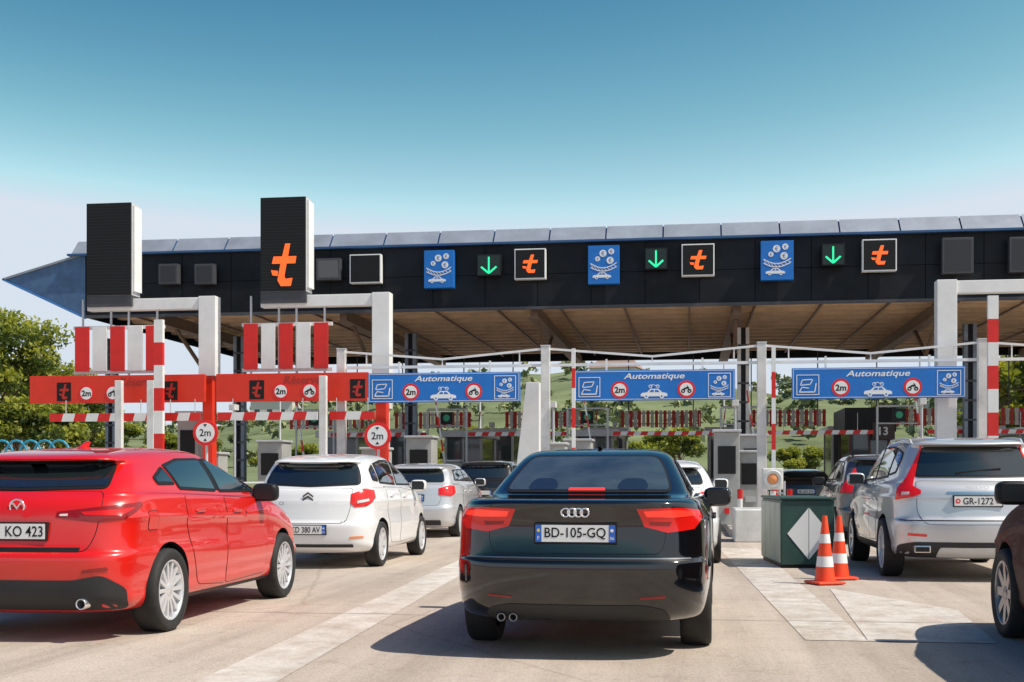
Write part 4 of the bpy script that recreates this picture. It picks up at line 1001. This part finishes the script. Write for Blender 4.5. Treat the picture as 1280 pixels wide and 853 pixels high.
for px,Y,k,s in ((1262,62,2,1.1),(1290,56,2,1.25),(1235,75,3,1.2),(1310,70,1,.9),(1200,85,3,1),(1160,90,3,.8),(850,88,3,.9),(722,92,3,.75),(790,105,3,.8),(545,90,3,.7),(430,92,3,.8),(380,98,3,.8),(340,88,3,.7),(250,90,3,.9),(1020,97,3,.7),(200,88,3,1.0),(660,108,3,.8),(985,90,3,.65),(600,106,2,.8),(820,112,2,.8),(1080,108,2,.8),(920,108,3,1.0),(480,104,3,.9)):
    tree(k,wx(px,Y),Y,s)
# far wood as one mass
m=MB(); rng=random.Random(4)
for i in range(800):
    x=rng.uniform(-240,380); y=rng.uniform(125,400); z=hillz(x,y)
    crown_geo(m,rng,x,y,z+2.0,rng.uniform(2.4,4.8),3.0,56,.8,4,FLEAF)
o=m.obj('far_wood'); o['kind']='stuff'; tag(o,'wooded hillside behind the toll plaza','wood')
HW=mat('house_wall',(.62,.59,.54),.8,var=.08); HR=mat('house_roof',(.32,.22,.18),.8,var=.2)
for px,Y,w,h,d in ((770,270,10,5,8),(12,170,10,5,8),(1190,270,10,5,8),(345,280,10,5,8)):
    X=wx(px,Y); z=hillz(X,Y)
    t=thing('house','pale rendered house with tiled roof on the hillside','house',(X,Y,z),R.uniform(-.3,.3),'hillside houses')
    mm=MB(); mm.bx(-w/2,w/2,-d/2,d/2,-3,h,HW); mm.obj('wall',t)
    mm=MB(); mm.add([(-w/2-.5,-d/2-.5,h),(w/2+.5,-d/2-.5,h),(w/2+.5,d/2+.5,h),(-w/2-.5,d/2+.5,h),(-w/2+1,0,h+2.0),(w/2-1,0,h+2.0)],[(0,1,5,4),(2,3,4,5),(0,4,3),(1,2,5),(3,2,1,0)],HR); mm.obj('roof',t)
    mm=MB(); n=int(w/3)
    for i in range(n):
        for z_ in ([1.2] if h<6 else [1.2,3.9]): mm.bx(-w/2+1+i*3,-w/2+2.2+i*3,-d/2-.06,-d/2-.01,z_,z_+1.4,DGREY)
    mm.obj('window',t)

# ---------------------------------------------------------------- light, sky, camera
el=rad(54); az=rad(102)   # azimuth from +Y toward +X
w=bpy.data.worlds.new('World'); sc.world=w; w.use_nodes=True; nt=w.node_tree
bg=nt.nodes['Background']; sky=nt.nodes.new('ShaderNodeTexSky'); sky.sky_type='NISHITA'; sky.sun_disc=False
sky.sun_elevation=el; sky.sun_rotation=az; sky.air_density=1.3; sky.dust_density=1.0; sky.ozone_density=3.0
sep=nt.nodes.new('ShaderNodeSeparateColor'); com=nt.nodes.new('ShaderNodeCombineColor'); nt.links.new(sky.outputs[0],sep.inputs[0])
def M(op,a,b):
    n=nt.nodes.new('ShaderNodeMath'); n.operation=op; nt.links.new(a,n.inputs[0]); n.inputs[1].default_value=b; return n.outputs[0]
r_=M('MINIMUM',M('MULTIPLY',M('POWER',sep.outputs[0],4.6),.055),4.55)
g_=M('MINIMUM',M('MULTIPLY',M('POWER',sep.outputs[1],3.2),.078),5.1)
b_=M('ADD',M('MULTIPLY',g_,.86),1.35)
for i,o in enumerate((r_,g_,b_)): nt.links.new(o,com.inputs[i])
nt.links.new(com.outputs[0],bg.inputs[0]); bg.inputs[1].default_value=.15
sd=bpy.data.lights.new('sun','SUN'); sd.energy=5.0; sd.angle=rad(.53); sd.color=(1,.93,.82)
so=bpy.data.objects.new('sun',sd); COL.objects.link(so)
dirv=Vector((math.sin(az)*math.cos(el),math.cos(az)*math.cos(el),math.sin(el)))
so.rotation_euler=dirv.to_track_quat('Z','Y').to_euler(); so.location=(10,10,30)
cd=bpy.data.cameras.new('camera'); cam=bpy.data.objects.new('camera',cd); COL.objects.link(cam)
cam.location=(0,0,H0); cam.rotation_euler=(rad(90),0,TH); cd.sensor_width=36; cd.lens=F*36/1280; cd.shift_y=(HY-426.5)/1280; cd.clip_end=3000; cd.clip_start=.05
sc.camera=cam
sc.view_settings.view_transform='Standard'; sc.view_settings.look='None'; sc.view_settings.exposure=0
